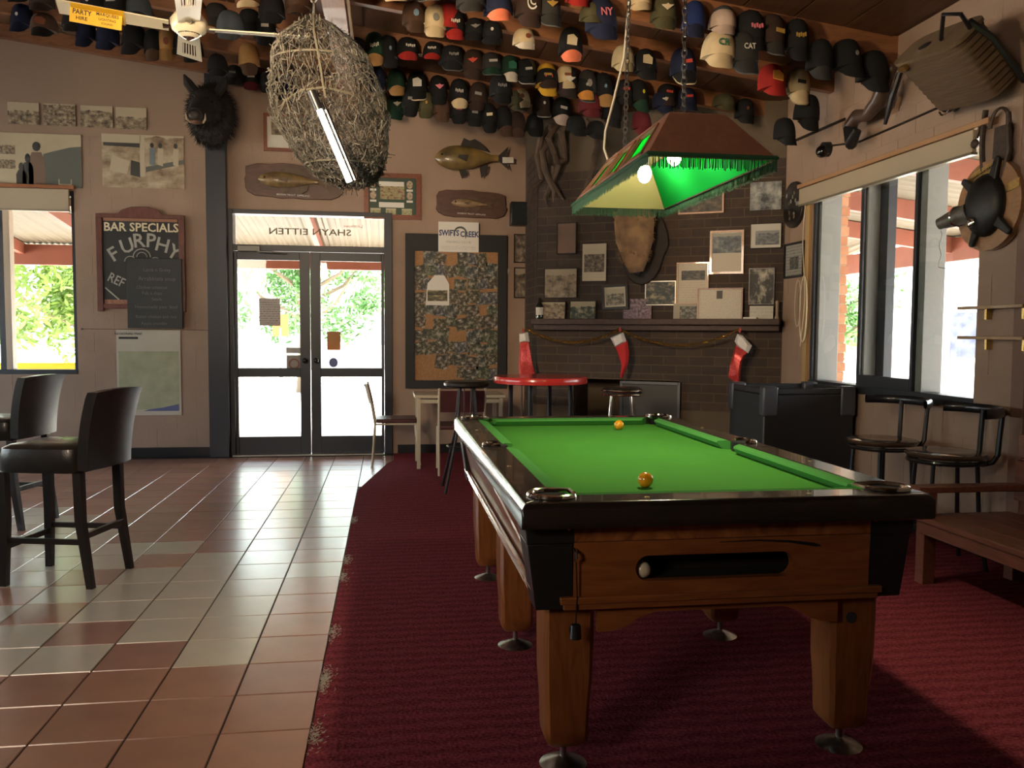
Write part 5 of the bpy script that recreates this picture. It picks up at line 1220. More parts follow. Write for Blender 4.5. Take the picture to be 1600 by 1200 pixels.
# tinsel garland and stockings
def mant(u_, z_, off=.215): q = fp(u_, -off, z_); return Vector(q)
pA, pB, pC = [on('fire', x, y, .215) for x, y in ((824, 514), (969, 514), (1156, 514))]
TINS = [mat('gold_tinsel', (.75, .52, .16), .22, .9), mat('bronze_tinsel', (.22, .14, .05), .3, .9)]
rd = random.Random(5)
t = thing('tinsel_garland', 'gold tinsel garland draped in two swags along the mantelpiece', 'garland', pB)
for a, b, sag in ((pA, pB, .13), (pB, pC, .15)):
    g = G(); L_ = (b-a).length
    P_ = [a+(b-a)*(i/24)-Vector((0, 0, sag*(1-(2*i/24-1)**2)))-pB for i in range(25)]
    g.tube(P_, .004, 4)
    for k in range(900):
        i = rd.random()*23.99; j = int(i); p = P_[j]+(P_[j+1]-P_[j])*(i-j)
        d = Vector((rd.gauss(0, 1), rd.gauss(0, 1), rd.gauss(0, 1))).normalized()*rd.uniform(.012, .026); s = d.orthogonal().normalized()*.0028
        g.add([p-s, p+s, p+d+s, p+d-s], [(0, 1, 2, 3)])
    obj('tinsel', g, TINS[0], t, kind='stuff', smooth=False)
g = G()
for k in range(240):
    q = rd.random(); p = pA-pB+Vector((rd.gauss(0, .012)-.02, rd.gauss(0, .012), -.50*q)); d = Vector((rd.gauss(0, 1), rd.gauss(0, 1), rd.gauss(0, 1))).normalized()*.02; s = d.orthogonal().normalized()*.002
    g.add([p-s, p+s, p+d+s, p+d-s], [(0, 1, 2, 3)])
obj('tinsel_end', g, TINS[0], t, kind='stuff', smooth=False)
def stocking(label, px, outline, cuff, m_, bow=True, off=.22):
    """outline, cuff: picture points laid on the plane of the mantel front"""
    o3 = on('fire', *px, off)
    rot = Matrix.Rotation(-ANG, 4, 'Z')
    def loc(p): q = rot @ (on('fire', *p, off)-o3); return (q.x, q.z)
    t = thing('christmas_stocking', label, 'stocking', o3, ANG, group='stockings on the mantelpiece')
    P = [loc(p) for p in outline]; Cc = [loc(p) for p in cuff]
    def puff(P, d):
        g = G(); n_ = len(P); cx = sum(p[0] for p in P)/n_; cz_ = sum(p[1] for p in P)/n_
        V = [(x, .004, z_) for x, z_ in P]+[(x, -.010, z_) for x, z_ in P]+[(cx+(x-cx)*.6, -d, cz_+(z_-cz_)*.75) for x, z_ in P]
        g.add(V, [tuple(reversed(range(n_)))]+[(k*n_+i, k*n_+(i+1) % n_, (k+1)*n_+(i+1) % n_, (k+1)*n_+i) for k in range(2) for i in range(n_)]+[tuple(range(2*n_, 3*n_))])
        return g
    obj('sock', puff(P, .035), m_, t); obj('cuff', puff(Cc, .045), mat('white_plush', (.72, .68, .64), .95, bump=.5, bs=120), t)
    g = G(); g.tube([(0, -.01, .0), (.008, -.012, .02), (.0, -.01, .045), (-.008, -.012, .02)], .006, 6, closed=True); obj('hanging_loop', g, REDINK, t)
    return t
def sequin(): return mat('red_sequins', (.50, .02, .025), .25, .35, col2=(.75, .12, .10), vs=60)
stocking('plain red felt stocking with white cuff hanging in the middle of the mantel', (969, 519), [(961, 541), (980, 532), (983, 550), (982, 566), (977, 580), (972, 591), (969, 590), (972, 572), (967, 556)], [(954, 528), (974, 519), (979, 534), (962, 543)], mat('red_felt', (.48, .02, .022), .85))
stocking('sparkling red sequin stocking with white cuff at the window end of the mantel', (1156, 520), [(1150, 539), (1168, 551), (1160, 562), (1157, 580), (1156, 600), (1150, 598), (1138, 589), (1141, 570), (1146, 552)], [(1148, 533), (1152, 522), (1160, 524), (1175, 540), (1169, 552), (1152, 541)], sequin())
stocking('dim red sequin stocking with gold tinsel at the noticeboard end of the mantel', (818, 520), [(813, 534), (826, 533), (829, 550), (832, 568), (836, 585), (826, 596), (812, 592), (811, 570), (812, 550)], [(812, 521), (825, 519), (827, 534), (812, 536)], sequin())
# ceiling fan
FANM = mat('fan_cream_enamel', (.62, .56, .42), .3, coat=.3)
t = thing('ceiling_fan', 'cream four-bladed ceiling fan with slotted blades and a yellow sticker', 'fan', (-1.04, 4.8, 2.93), radians(12.2))
g = G(); g.cyl((0, 0, .05), (0, 0, ceil_z(-1.04)-2.93-.02), .014, n=10); obj('down_rod', g, FANM, t)
g = G(); g.lathe([(.015, -.055), (.04, -.045), (.085, -.01), (.095, .01), (.095, .04), (.07, .075), (.025, .09)], 28); obj('motor', g, FANM, t)
g = G(); g.lathe([(.004, -.062), (.03, -.05), (.06, -.03)], 24); obj('hub_cap', g, CHROME, t)
for k in range(4):
    a = k*pi/2
    mx = Matrix.Rotation(a, 4, 'Z') @ Matrix.Rotation(radians(-3), 4, 'Y') @ Matrix.Rotation(radians(12 if k != 2 else 8), 4, 'X')
    g = G(); w0, w1, x0, x1 = .055, .072, .10, .62
    def br(xa, xb, ya, yb): # strip of blade between fractions
        P = []
        for zz in (-.003, .003):
            for x, y in ((xa, ya), (xb, ya), (xb, yb), (xa, yb)): P.append((x, y*(w0+(w1-w0)*(x-x0)/(x1-x0)), zz))
        g.add(P, [(3, 2, 1, 0), (4, 5, 6, 7), (0, 1, 5, 4), (1, 2, 6, 5), (2, 3, 7, 6), (3, 0, 4, 7)], mx)
    br(x0, .30, -1, 1); br(.55, x1, -1, 1); br(.30, .55, -1, -.55); br(.30, .55, .55, 1)
    for q in range(5): br(.30, .55, -.55+.22*q+.09, -.55+.22*q+.19)
    bl = obj('blade', g, FANM, t, smooth=False)
    g = G(); g.tube([mx @ Vector((.05, 0, .012)), mx @ Vector((.13, 0, .0))], [.014, .02], 8); obj('blade_bracket', g, CHROME, bl)
    if k == 2:
        st = G(); st.box(.31, .555, -.075, .075, -.006, -.0035, mx @ Matrix.Translation((0, 0, 0))); s_ = obj('sticker', st, mat('sticker_yellow', (.72, .42, .02), .5), bl)
t2 = thing('fan_sign', 'small yellow printed sign hanging from the fan blade', 'sign', (-1.04-.425, 4.8-.115, 2.955), 0, rot=(0, radians(4), radians(12.2)))
g = G(); g.box(-.12, .12, -.002, .002, -.075, .005); obj('card', g, mat('sign_yellow', (.74, .43, .02), .5), t2)
text(t2, 'PARTY', (-.065, -.003, -.022), .034, BLACKM, bold=.02, sx=.85); text(t2, 'HIRE', (-.065, -.003, -.052), .026, BLACKM, bold=.01); text(t2, 'MARQUEES', (.052, -.003, -.014), .022, BLACKM, bold=.01, sx=.95); text(t2, 'LIGHTING', (.052, -.003, -.038), .018, BLACKM); text(t2, 'SOUND', (.052, -.003, -.058), .016, BLACKM)
# fish trap
NY = 4.3
t = thing('fish_trap', 'big hanging wire fish trap full of tangled mesh', 'fish trap', ony(490, 22, NY))
O3 = t.location.copy()
prof = [(y, (a+b)/2, (b-a)/2) for y, a, b in ((22, 487, 493), (40, 465, 521), (65, 437, 553), (90, 430, 570), (125, 428, 585), (160, 427, 597), (190, 433, 603), (225, 455, 603), (250, 470, 599), (268, 486, 594), (280, 508, 588), (287, 538, 566))]
R3 = []
for y, x, hwp in prof:
    c = ony(x, y, NY)-O3; w = hwp*(NY*1.0)/FPX; R3.append((c, w))
def body(i, j, k=1.0):
    s = j*(len(R3)-1); q = min(int(s), len(R3)-2); f_ = s-q; c = R3[q][0].lerp(R3[q+1][0], f_); w = R3[q][1]*(1-f_)+R3[q+1][1]*f_
    a = 2*pi*i; return Vector((c.x+w*k*cos(a), .0+w*k*.9*sin(a), c.z))
WIRE = mat('rusty_wire', (.125, .115, .095), .65, 0, col2=(.02, .018, .015), vs=30)
rd = random.Random(6); g = G()
NA, NR = 60, 40
pt = [[body((i+.5*(j % 2))/NA+rd.gauss(0, .005), min(1, max(0, j/NR+rd.gauss(0, .011))), 1+rd.gauss(0, .035)) for i in range(NA)] for j in range(NR+1)]
for j in range(NR):
    for i in range(NA):
        a = pt[j][i]; b1 = pt[j+1][(i-1) % NA] if j % 2 == 0 else pt[j+1][i]; b2 = pt[j+1][i] if j % 2 == 0 else pt[j+1][(i+1) % NA]
        g.tube([a, b1], .0017, 3, cap=False); g.tube([a, b2], .0017, 3, cap=False)
obj('wire_mesh', g, WIRE, t, kind='stuff')
g = G()   # crumpled inner netting
for _ in range(4200):
    p = body(rd.random(), .45+.53*rd.random()**.8, rd.uniform(.55, .97)); d = Vector((rd.gauss(0, 1), rd.gauss(0, 1), rd.gauss(0, 1))).normalized()*rd.uniform(.015, .035)
    g.tube([p, p+d, p+d+Vector((rd.gauss(0, .012), rd.gauss(0, .012), rd.gauss(0, .012)))], .0018, 3, cap=False)
for _ in range(700):
    p = body(rd.random(), rd.uniform(.05, .5), rd.uniform(.75, 1)); d = Vector((rd.gauss(0, 1), rd.gauss(0, 1), rd.gauss(0, 1))).normalized()*.03
    g.tube([p, p+d], .0018, 3, cap=False)
obj('tangled_net', g, WIRE, t, kind='stuff')
HOOP = mat('trap_hoop', (.09, .08, .06), .6)
for j in (.3, .78):
    g = G(); g.tube([body(i/28, j) for i in range(28)], .005, 6, closed=True); obj('hoop', g, HOOP, t)
g = G(); g.tube([body(.75, j/16, 1.01) for j in range(9)], .006, 6); obj('spine', g, HOOP, t)
g = G(); g.tube([body(i/16, .62-.17*sin(pi*(i-8.)/8.), .98) for i in range(8, 17)], .006, 6); obj('throat_edge', g, HOOP, t)
g = G()
for k in range(9): g.tube([Vector((0, 0, .02+.075*k))+Vector((.02*cos(a)*(k % 2), .02*cos(a)*((k+1) % 2), .045*sin(a)*.9)) for a in [2*pi*i/10 for i in range(10)]], .004, 5, closed=True)
o = obj('trap_chain', g, STEEL, None, loc=O3); tag(o, 'short steel chain with a ring from which the fish trap hangs', 'chain')
# fluorescent tube in the trap
a, b = ony(499, 172, NY-.26), ony(546, 284, NY-.26)
t = thing('fluorescent_tube', 'lit white fluorescent tube slanting through the fish trap', 'lamp', (a+b)/2)
m_ = (a+b)/2; d = (b-a).normalized()
g = G(); g.tube([a-m_, b-m_], .0135, 12); obj('glass_tube', g, emis('tube_glow', (1, .95, .84), 5.0), t)
g = G(); g.tube([a-m_-d*.09, a-m_], .02, 10); obj('end_cap', g, BLACKM, t)
g = G(); off = Vector((.028, .02, .012)); g.tube([a-m_-d*.03+off, b-m_+off], .009, 8); obj('batten', g, CHROME, t)
# ---- right wall things
def rw(y, z_, x=0): return Vector((WX-x, y, z_))
# turtle on a round plaque
c = on('right', 1548, 321, .04)
t = thing('turtle_plaque', 'black turtle with spread legs mounted on a round wooden plaque with brass plates', 'animal mount', c, -pi/2, rot=(0, 0, -pi/2))
g = G(); g.prism([(.27*cos(a), .265*sin(a)) for a in [2*pi*k/32 for k in range(32)]], -.02, .022); obj('plaque', g, wood('plaque_wood', (.26, .14, .07), (.36, .2, .1), .35, (3, 8, 8)), t)
BT = mat('turtle_black', (.008, .008, .008), .5, bump=.1)
g = G(); g.ell((.0, -.03, -.0), .155, .085, .185, 20, 12); sh = obj('shell', g, BT, t)
for x, z_, x2, z2 in ((-.08, .09, -.19, .17), (.06, .13, .10, .26), (-.05, -.12, -.10, -.23), (.11, -.10, .22, -.18)):
    g = G(); nx, nz = -(z2-z_)*.16, (x2-x)*.16; mxx, mzz = (x+x2)/2, (z_+z2)/2
    g.prism([(x-nx*1.6, z_-nz*1.6), (mxx-nx*1.2, mzz-nz*1.2), (x2-nx*.9, z2-nz*.9), (x2*1.03, z2*1.03), (x2+nx*.9, z2+nz*.9), (mxx+nx*1.2, mzz+nz*1.2), (x+nx*1.6, z_+nz*1.6)], -.055, -.03); obj('leg', g, BT, t, bevel=.008)
g = G(); g.tube([(-.11, -.06, -.03), (-.2, -.11, -.06), (-.27, -.14, -.08)], [.06, .05, .035], 12); obj('head', g, mat('turtle_head', (.09, .085, .075), .5, var=.4, vs=25), t)
g = G(); g.tube([Vector((-.165, -.09, -.045))+Vector((0, .055*cos(a), .058*sin(a))) for a in [2*pi*k/16 for k in range(16)]], .008, 6, closed=True); obj('collar', g, CHROME, t)
g = G(); g.prism([(-.16, .14), (.07, .2), (.08, .255), (-.12, .215), (-.17, .18)], -.024, -.019); obj('brass_plate', g, BRASS, t)
text(t, 'LONG NECK TURTLE', (-.04, -.026, .2), .02, BLACKM, rot=(pi/2, -.26, 0))
g = G(); g.prism([(.15, .05), (.25, .07), (.25, .12), (.15, .10)], -.024, -.019); obj('brass_plate', g, BRASS, t)
g = G(); g.ell((-.02, -.115, -.1), .035, .012, .03, 10, 6); obj('shine_tag', g, CHROME, t)
g = G(); g.tube([(-.25+.012*sin(k*1.3), -.14, -.12-.025*k) for k in range(10)]+[(-.2, -.1, -.36), (-.1, -.02, -.37)], .002, 4); obj('wire', g, DARKMETAL, t)
# steel jaw trap hung above it
c = on('right', 1560, 215, .03)
t = thing('jaw_trap', 'rusty steel jaw trap hanging by its ring above the turtle plaque', 'trap', c, -pi/2)
RUST = mat('rusty_iron', (.07, .05, .038), .6, .5, var=.3, vs=30)
g = G(); g.tube([(-.09+.02*sin(pi*k/10)*(-1), -.02, .18-.036*k) for k in range(11)], .016, 8); obj('spring', g, RUST, t)
g = G(); g.prism([(-.03, -.12), (.09, -.14), (.09, .06), (-.02, .06)], -.012, 0); obj('plate', g, RUST, t)
for r_ in (.085, .07):
    g = G(); g.tube([(.03+r_*cos(a), -.02, .06+.1*sin(a)) for a in [pi*k/12 for k in range(13)]], .008, 6); obj('jaw', g, RUST, t)
g = G(); g.tube([(.1, -.02, .12), (.12, -.02, -.1), (.06, -.02, -.28)], [.014, .018, .012], 8); obj('spring', g, RUST, t)
g = G(); g.tube([(-.075+.028*cos(a), -.02, -.2+.028*sin(a)) for a in [2*pi*k/14 for k in range(14)]], .006, 6, closed=True); g.tube([(-.075, -.02, -.225), (-.07, -.02, -.32)], .012, 6); obj('ring', g, RUST, t)
g = G(); g.tube([(-.16, -.02, .03), (-.14, -.02, .09), (-.1, -.02, .13)], .01, 6); g.ell((-.175, -.02, .0), .03, .02, .03, 10, 6); obj('hook', g, RUST, t)
# wicker creel basket up under the ceiling
c = onx(1495, 108, WX-.25)
t = thing('creel_basket', 'old wicker fishing creel with dark strap hung high above the wide window', 'basket', c, -pi/2, rot=(radians(46), radians(6), -pi/2))
WK = wood('wicker', (.085, .052, .028), (.14, .09, .05), .7, (3, 3, 60), 0, 2, 1)
g = G()
def bs(i, j):
    a = 2*pi*i; e = .45; cx = math.copysign(abs(cos(a))**e, cos(a)); sx = math.copysign(abs(sin(a))**e, sin(a)); k = .9+.12*j+.012*sin(40*pi*j)
    return (.30*cx*k, .12*sx*k, -.19+.38*j)
g.grid(bs, 40, 30, cu=True); g.add([bs(i/40, 0) for i in range(40)], [tuple(reversed(range(40)))]); obj('body', g, WK, t)
g = G(); P = [(bs(i/40, 1)[0]*1.04, bs(i/40, 1)[1]*1.06) for i in range(40)]; g.add([(x, y, .192) for x, y in P]+[(x, y, .212) for x, y in P], [tuple(reversed(range(40))), tuple(range(40, 80))]+[(i, (i+1) % 40, 40+(i+1) % 40, 40+i) for i in range(40)]); lid = obj('lid', g, wood('lid_wicker', (.12, .08, .045), (.17, .115, .065), .7, (40, 3, 3), 0, 2, 1), t)
g = G(); g.lathe([(.055, .2135), (.05, .215)], 18, Matrix.Translation((-.09, -.01, 0)) @ Matrix.Scale(.6, 4, (0, 1, 0))); obj('fish_hole', g, HOLE, lid)
g = G(); g.tube([(.30, 0, .2), (.34, -.02, .32), (.24, -.03, .36), (.08, -.02, .22)], .012, 6); obj('strap', g, BLACKM, t); g = G(); g.tube([(.3, .02, .25), (.36, .03, .1), (.37, .02, -.2)], .018, 6); obj('strap', g, BLACKM, t)
g = G(); g.box(-.2, -.14, -.155, -.13, .17, .2); obj('buckle', g, BRASS, t)
# carved yoke / harness on the ledge
c = on('right', 1372, 165, .1)
t = thing('curved_yoke', 'dark curved leather-bound wooden yoke hung on the wall above the window', 'yoke', c, -pi/2)
YK = mat('yoke_leather', (.07, .042, .03), .35, coat=.2, var=.3)
g = G(); g.tube([(-.27, -.03, -.22), (-.28, -.05, -.08), (-.18, -.05, -.03), (-.04, -.06, -.06), (.1, -.06, .0), (.17, -.05, .14), (.24, -.04, .2)], [.03, .055, .05, .045, .055, .05, .03], 12); obj('yoke', g, YK, t)
g = G(); g.tube([(-.27, -.06, -.1), (-.2, -.08, -.22), (-.14, -.07, -.14)], [.045, .05, .03], 10); obj('strap', g, BLACKM, t); g = G(); g.tube([(.3, -.03, .14), (.24, -.05, -.02), (.16, -.04, -.17)], [.02, .025, .012], 8); obj('strap', g, BLACKM, t)
g = G(); g.ell((.21, -.085, .13), .035, .02, .04, 12, 8); obj('buckle', g, STEEL, t)
for i, (px_, py_, lab) in enumerate(((1290, 237, 'small black dome camera on the wall just above the far end of the window blind'), (1488, 164, 'small black lamp with chrome rim on the wall below the wicker creel'))):
    c = on('right', px_, py_, .03); t = thing('dome_camera' if i == 0 else 'spot_lamp', lab, 'camera' if i == 0 else 'lamp', c, -pi/2)
    g = G(); g.cyl((0, .03, .02), (0, -.03, .02), .06, .055, 18); obj('mount', g, BLACKM, t)
    g = G(); g.ell((0, -.03, .0), .055, .05, .05, 16, 10); obj('dome', g, BLACKG, t)
    if i: g = G(); g.tube([(.05*cos(a)+.02, -.07, .05*sin(a)-.02) for a in [pi*k/10+3.6 for k in range(11)]], .006, 6); obj('rim', g, CHROME, t)
p0, p1 = on('right', 1296, 228, .01), on('right', 1478, 163, .01)
g = G(); g.tube([p0, p0.lerp(p1, .3)-Vector((0, 0, .05)), p0.lerp(p1, .6)-Vector((0, 0, .03)), p1], .008, 6); o = obj('cable', g, FRAMEDARK, None); tag(o, 'dark cable sagging along the wall above the window blind', 'cable')
for k, (py_, lab) in enumerate(((480, 'thin timber shelf beside the wide window, upper of the two'), (528, 'thin timber shelf beside the wide window, lower of the two'))):
    a, b = on('right', 1512, py_, .06), on('right', 1600, py_, .06)
    t = thing('wall_shelf', lab, 'shelf', ((a+b)/2).to_tuple(), -pi/2, group='thin shelves beside the wide window')
    g = G(); g.box(-.26, .28, -.05, .06, -.009, .009); obj('board', g, wood('shelf_pine', (.34, .2, .1), (.44, .27, .14), .4, (1.5, 8, 8)), t, bevel=.002)
    for x in (-.1, .2):
        g = G(); g.box(x-.008, x+.008, .02, .058, -.07, -.009); obj('bracket', g, BRASS, t)
# ============================================================ CAPS ON THE RAFTERS
CC = dict(black=(.010, .010, .011), charcoal=(.028, .027, .026), navy=(.012, .016, .042), green=(.012, .04, .024), olive=(.07, .065, .032), cream=(.56, .44, .27), white=(.6, .54, .44),
          brown=(.07, .038, .024), tan=(.34, .19, .07), red=(.34, .022, .018), coral=(.72, .19, .10), maroon=(.10, .012, .018), yellow=(.58, .32, .03), orange=(.58, .25, .05), grey=(.09, .092, .09), slate=(.045, .055, .065), rust=(.14, .055, .022), purple=(.05, .03, .04), pink=(.5, .38, .32), khaki=(.36, .29, .17), darkbrown=(.035, .02, .015), blue=(.015, .03, .12))
CM = {k: mat('cap_'+k, v, .85, var=.18, vs=9, spec=.25) for k, v in CC.items()}
BM = {k: mat('badge_'+k, v, .6) for k, v in dict(white=(.6, .57, .5), red=(.5, .06, .04), gold=(.4, .24, .05), grey=(.22, .21, .19), pink=(.6, .16, .2), yellow=(.6, .5, .03), blue=(.16, .26, .36), flame=(.75, .38, .08), black=(.01, .01, .01), silver=(.4, .38, .34), brown=(.2, .06, .03), green=(.02, .12, .07), cream=(.6, .5, .33)).items()}
def crown_mesh(k):
    g = G()
    def fn(i, j):
        a = pi*i; ph = j*pi/2
        r = cos(ph)**.55 if j < 1 else 0.0
        return (-.092*cos(a)*r*(1+.04*k), .05-.135*sin(a)**.9*r if sin(a) > 0 else .05, .135*sin(ph)**.9 if j > 0 else 0)
    g.grid(fn, 16, 7)
    n_ = 17; g.f.append(tuple([0+q for q in range(17)][::-1]))
    me = g.mesh('crown'); me.materials.append(None); return me
def brim_mesh(k):
    g = G(); W_, D_ = .083, (.078, .070, .085)[k]
    def fn(i, j, o=0.0):
        u = 2*i-1; e = (1-abs(u)**2.6)**.5 if abs(u) < 1 else 0
        y = -.085*sqrt(max(0, 1-u*u*.98))-.0; out = D_*e*j
        return (u*W_*(1-.06*j), y*(1)+.0-out*.50+.05*(1-e)*.3-o*.4, .004-out*.93-.018*u*u*(1-j*.3)-o)
    g.grid(lambda i, j: fn(i, j), 14, 4); g.grid(lambda i, j: fn(1-i, j, .004), 14, 4)
    me = g.mesh('brim'); me.materials.append(None)
    pts = [fn(i/14, 1, .002) for i in range(15)]
    return me, pts
CRM_ = [crown_mesh(k) for k in range(3)]; BRM_ = [brim_mesh(k) for k in range(3)]
g = G(); g.ell((0, .03, .136), .009, .009, .006, 8, 5); BTN = g.mesh('button'); BTN.materials.append(None)
def edge_mesh(pts):
    g = G(); g.tube(pts, .0035, 5); me = g.mesh('brim_edge'); me.materials.append(None); return me
EDG = [edge_mesh(p) for _, p in BRM_]
def badge_mesh(sh):
    g = G()
    if sh == 'bar': g.box(-.032, .032, -.003, .003, -.009, .009)
    elif sh == 'round': g.prism([(.022*cos(a), .022*sin(a)) for a in [2*pi*k/14 for k in range(14)]], -.003, .003)
    elif sh == 'wing': g.prism([(-.04, .006), (-.012, .010), (0, .018), (.012, .010), (.04, .012), (.02, -.004), (0, -.018), (-.02, -.006)], -.003, .003)
    elif sh == 'script':
        for k in range(5): g.box(-.036+k*.0155, -.036+k*.0155+.011, -.003, .003, -.007-.004*(k % 2), .007+.004*((k+1) % 2))
    elif sh == 'big': g.prism([(-.04, -.02), (.035, -.026), (.042, .012), (.012, .034), (-.034, .028)], -.003, .003)
    elif sh == 'dot': g.prism([(.012*cos(a), .012*sin(a)) for a in [2*pi*k/10 for k in range(10)]], -.003, .003)
    me = g.mesh('badge', False); me.materials.append(None); return me
BSH = {k: badge_mesh(k) for k in ('bar', 'round', 'wing', 'script', 'big', 'dot')}
def inst(name, me, m, parent):
    o = bpy.data.objects.new(name, me); COL.objects.link(o); o.parent = parent
    o.material_slots[0].link = 'OBJECT'; o.material_slots[0].material = m; return o
# cx, ytop, ybot, width, crown, peak, badge shape or 'T:letters', badge colour, edge colour
HATS = [
(586,18,81,31,'green','tan','script','white',''),(608,4,60,28,'black','black','dot','blue',''),(648,5,54,32,'brown','brown','round','blue',''),(680,10,66,35,'cream','cream','round','grey',''),
(672,-34,10,42,'black','black','','','grey'),(711,18,68,31,'black','red','script','white',''),(703,-22,18,30,'red','red','','',''),(737,-24,27,42,'charcoal','charcoal','script','white','brown'),
(780,-12,38,40,'navy','coral','','',''),(637,52,91,33,'black','red','script','white',''),(676,63,96,29,'black','red','script','white',''),(706,66,109,34,'black','black','script','grey','grey'),
(739,62,111,31,'darkbrown','darkbrown','wing','red',''),(741,30,68,28,'black','black','wing','grey',''),(768,34,76,33,'black','black','dot','white',''),(768,72,114,34,'charcoal','green','bar','silver','grey'),
(797,78,120,26,'green','white','big','green',''),(588,82,127,27,'navy','navy','','',''),(620,86,132,27,'green','tan','','',''),(653,88,145,30,'black','black','big','white','cream'),
(685,98,152,28,'black','black','wing','pink',''),(718,108,159,28,'black','cream','script','silver',''),(746,113,160,28,'darkbrown','darkbrown','bar','grey',''),(784,118,165,31,'black','black','script','grey','darkbrown'),
(618,130,182,26,'green','green','wing','white',''),(642,138,184,23,'black','black','bar','grey',''),(666,146,188,24,'olive','olive','dot','gold',''),(690,150,194,26,'brown','brown','','',''),
(592,124,172,26,'cream','cream','','',''),(717,158,196,23,'black','black','bar','brown',''),(741,162,203,23,'black','black','bar','grey',''),(765,163,210,24,'black','black','bar','cream',''),
(790,168,216,25,'black','brown','','',''),(828,-14,48,40,'darkbrown','darkbrown','T:C','white',''),(858,-12,50,38,'charcoal','charcoal','wing','gold','grey'),(893,8,66,34,'black','coral','big','cream',''),
(904,-26,17,36,'red','red','','',''),(942,-2,72,46,'navy','navy','T:NY','pink',''),(926,6,44,26,'olive','olive','','',''),(1001,-24,16,28,'cream','cream','dot','black',''),
(820,46,82,32,'cream','white','round','brown',''),(823,62,100,29,'olive','olive','','',''),(856,50,111,32,'yellow','yellow','bar','red',''),(887,62,115,34,'black','charcoal','wing','white',''),
(919,74,128,30,'charcoal','charcoal','round','grey','grey'),(945,68,124,30,'black','tan','dot','blue',''),(975,72,118,33,'khaki','khaki','','',''),(1010,78,130,32,'black','black','big','cream',''),
(822,94,137,29,'black','black','bar','silver','silver'),(856,106,142,31,'black','darkbrown','bar','gold','brown'),(886,98,138,28,'cream','cream','bar','brown',''),(815,128,160,28,'cream','cream','round','brown',''),
(812,142,180,30,'olive','olive','','','grey'),(848,138,178,27,'darkbrown','darkbrown','dot','white','silver'),(878,142,186,28,'black','pink','bar','white',''),(885,122,154,26,'purple','purple','','',''),
(916,120,160,29,'black','orange','dot','silver',''),(924,146,188,31,'maroon','maroon','','','brown'),(957,156,203,28,'black','black','','','darkbrown'),(976,126,166,27,'black','black','bar','red',''),
(1000,126,178,27,'black','green','dot','yellow',''),(808,176,218,26,'darkbrown','brown','','',''),(836,178,216,26,'black','black','','',''),(902,182,214,26,'black','black','','',''),(932,190,222,26,'black','black','','',''),
(1038,-16,45,39,'olive','olive','wing','cream',''),(1070,34,110,38,'navy','black','bar','red','cream'),(1085,-16,48,34,'blue','navy','','',''),(1131,-2,50,34,'slate','slate','','',''),
(1130,16,60,40,'pink','pink','','',''),(1124,50,112,46,'cream','cream','T:CR','green',''),(1174,12,84,42,'black','black','script','pink',''),(1163,48,126,44,'charcoal','charcoal','T:CAT','white','grey'),
(1207,16,90,38,'darkbrown','charcoal','bar','gold','grey'),(1209,80,136,37,'red','red','big','flame',''),(1246,32,98,36,'black','black','script','gold',''),(1248,90,146,33,'khaki','cream','bar','black','khaki'),
(1282,48,148,36,'black','charcoal','','','charcoal'),(1326,55,138,42,'black','black','dot','grey',''),(1366,78,152,42,'black','black','','',''),
(1043,108,144,27,'black','darkbrown','bar','red',''),(1075,112,152,29,'navy','navy','bar','red',''),(1037,144,180,27,'navy','navy','wing','white',''),(1075,146,178,28,'black','black','','',''),
(1133,138,168,33,'olive','olive','','',''),(1165,130,174,27,'black','black','dot','brown',''),(1262,150,206,34,'black','black','','',''),
(1228,186,232,30,'black','black','','',''),(1004,174,214,27,'maroon','maroon','','',''),
(32,8,54,29,'navy','navy','dot','white',''),(67,22,61,34,'brown','black','big','brown',''),(64,-14,22,34,'darkbrown','darkbrown','','',''),(108,-30,7,30,'rust','orange','','',''),(112,-8,26,28,'black','charcoal','','','grey'),
(146,-14,35,36,'black','black','dot','white',''),(180,-14,36,36,'black','black','bar','silver',''),(216,-8,42,36,'slate','black','','',''),(132,26,77,26,'navy','navy','','',''),(166,34,84,30,'navy','navy','','',''),
(206,38,90,30,'black','black','','',''),(240,46,100,26,'black','brown','','',''),(260,2,53,30,'tan','tan','round','brown',''),(318,16,70,32,'rust','rust','','',''),(358,18,68,36,'slate','slate','','',''),
(389,28,80,28,'tan','brown','','',''),(388,-20,20,38,'rust','cream','','',''),(390,2,38,30,'black','black','','',''),(414,24,76,30,'black','black','bar','silver',''),(340,86,124,28,'black','black','','',''),
(366,94,128,26,'charcoal','charcoal','bar','grey',''),(393,96,132,27,'black','maroon','bar','silver',''),(420,100,138,27,'black','black','','',''),(424,-10,44,38,'black','black','','',''),(448,98,140,27,'navy','navy','','',''),
(30,-30,10,32,'black','black','','',''),(300,60,100,28,'black','black','','',''),(284,44,86,28,'black','black','','',''),(338,-24,16,34,'charcoal','charcoal','','',''),(300,-26,10,34,'rust','rust','','',''),(466,-14,30,38,'brown','brown','','',''),(560,-30,4,40,'black','black','','',''),(556,60,104,32,'black','black','','',''),(620,-24,4,40,'black','cream','','',''),
]
RH = [5.64, 6.5, 7.4, 8.3, 9.15]
def low_edge(cx, Y):
    x = 0.0
    for _ in range(4):
        q = topx(Vector((x, Y, 0))); x += (cx-q[0])*Y/FPX
    return topx(Vector((x, Y, ceil_z(x)-RD(Y))))[1]
placed = []
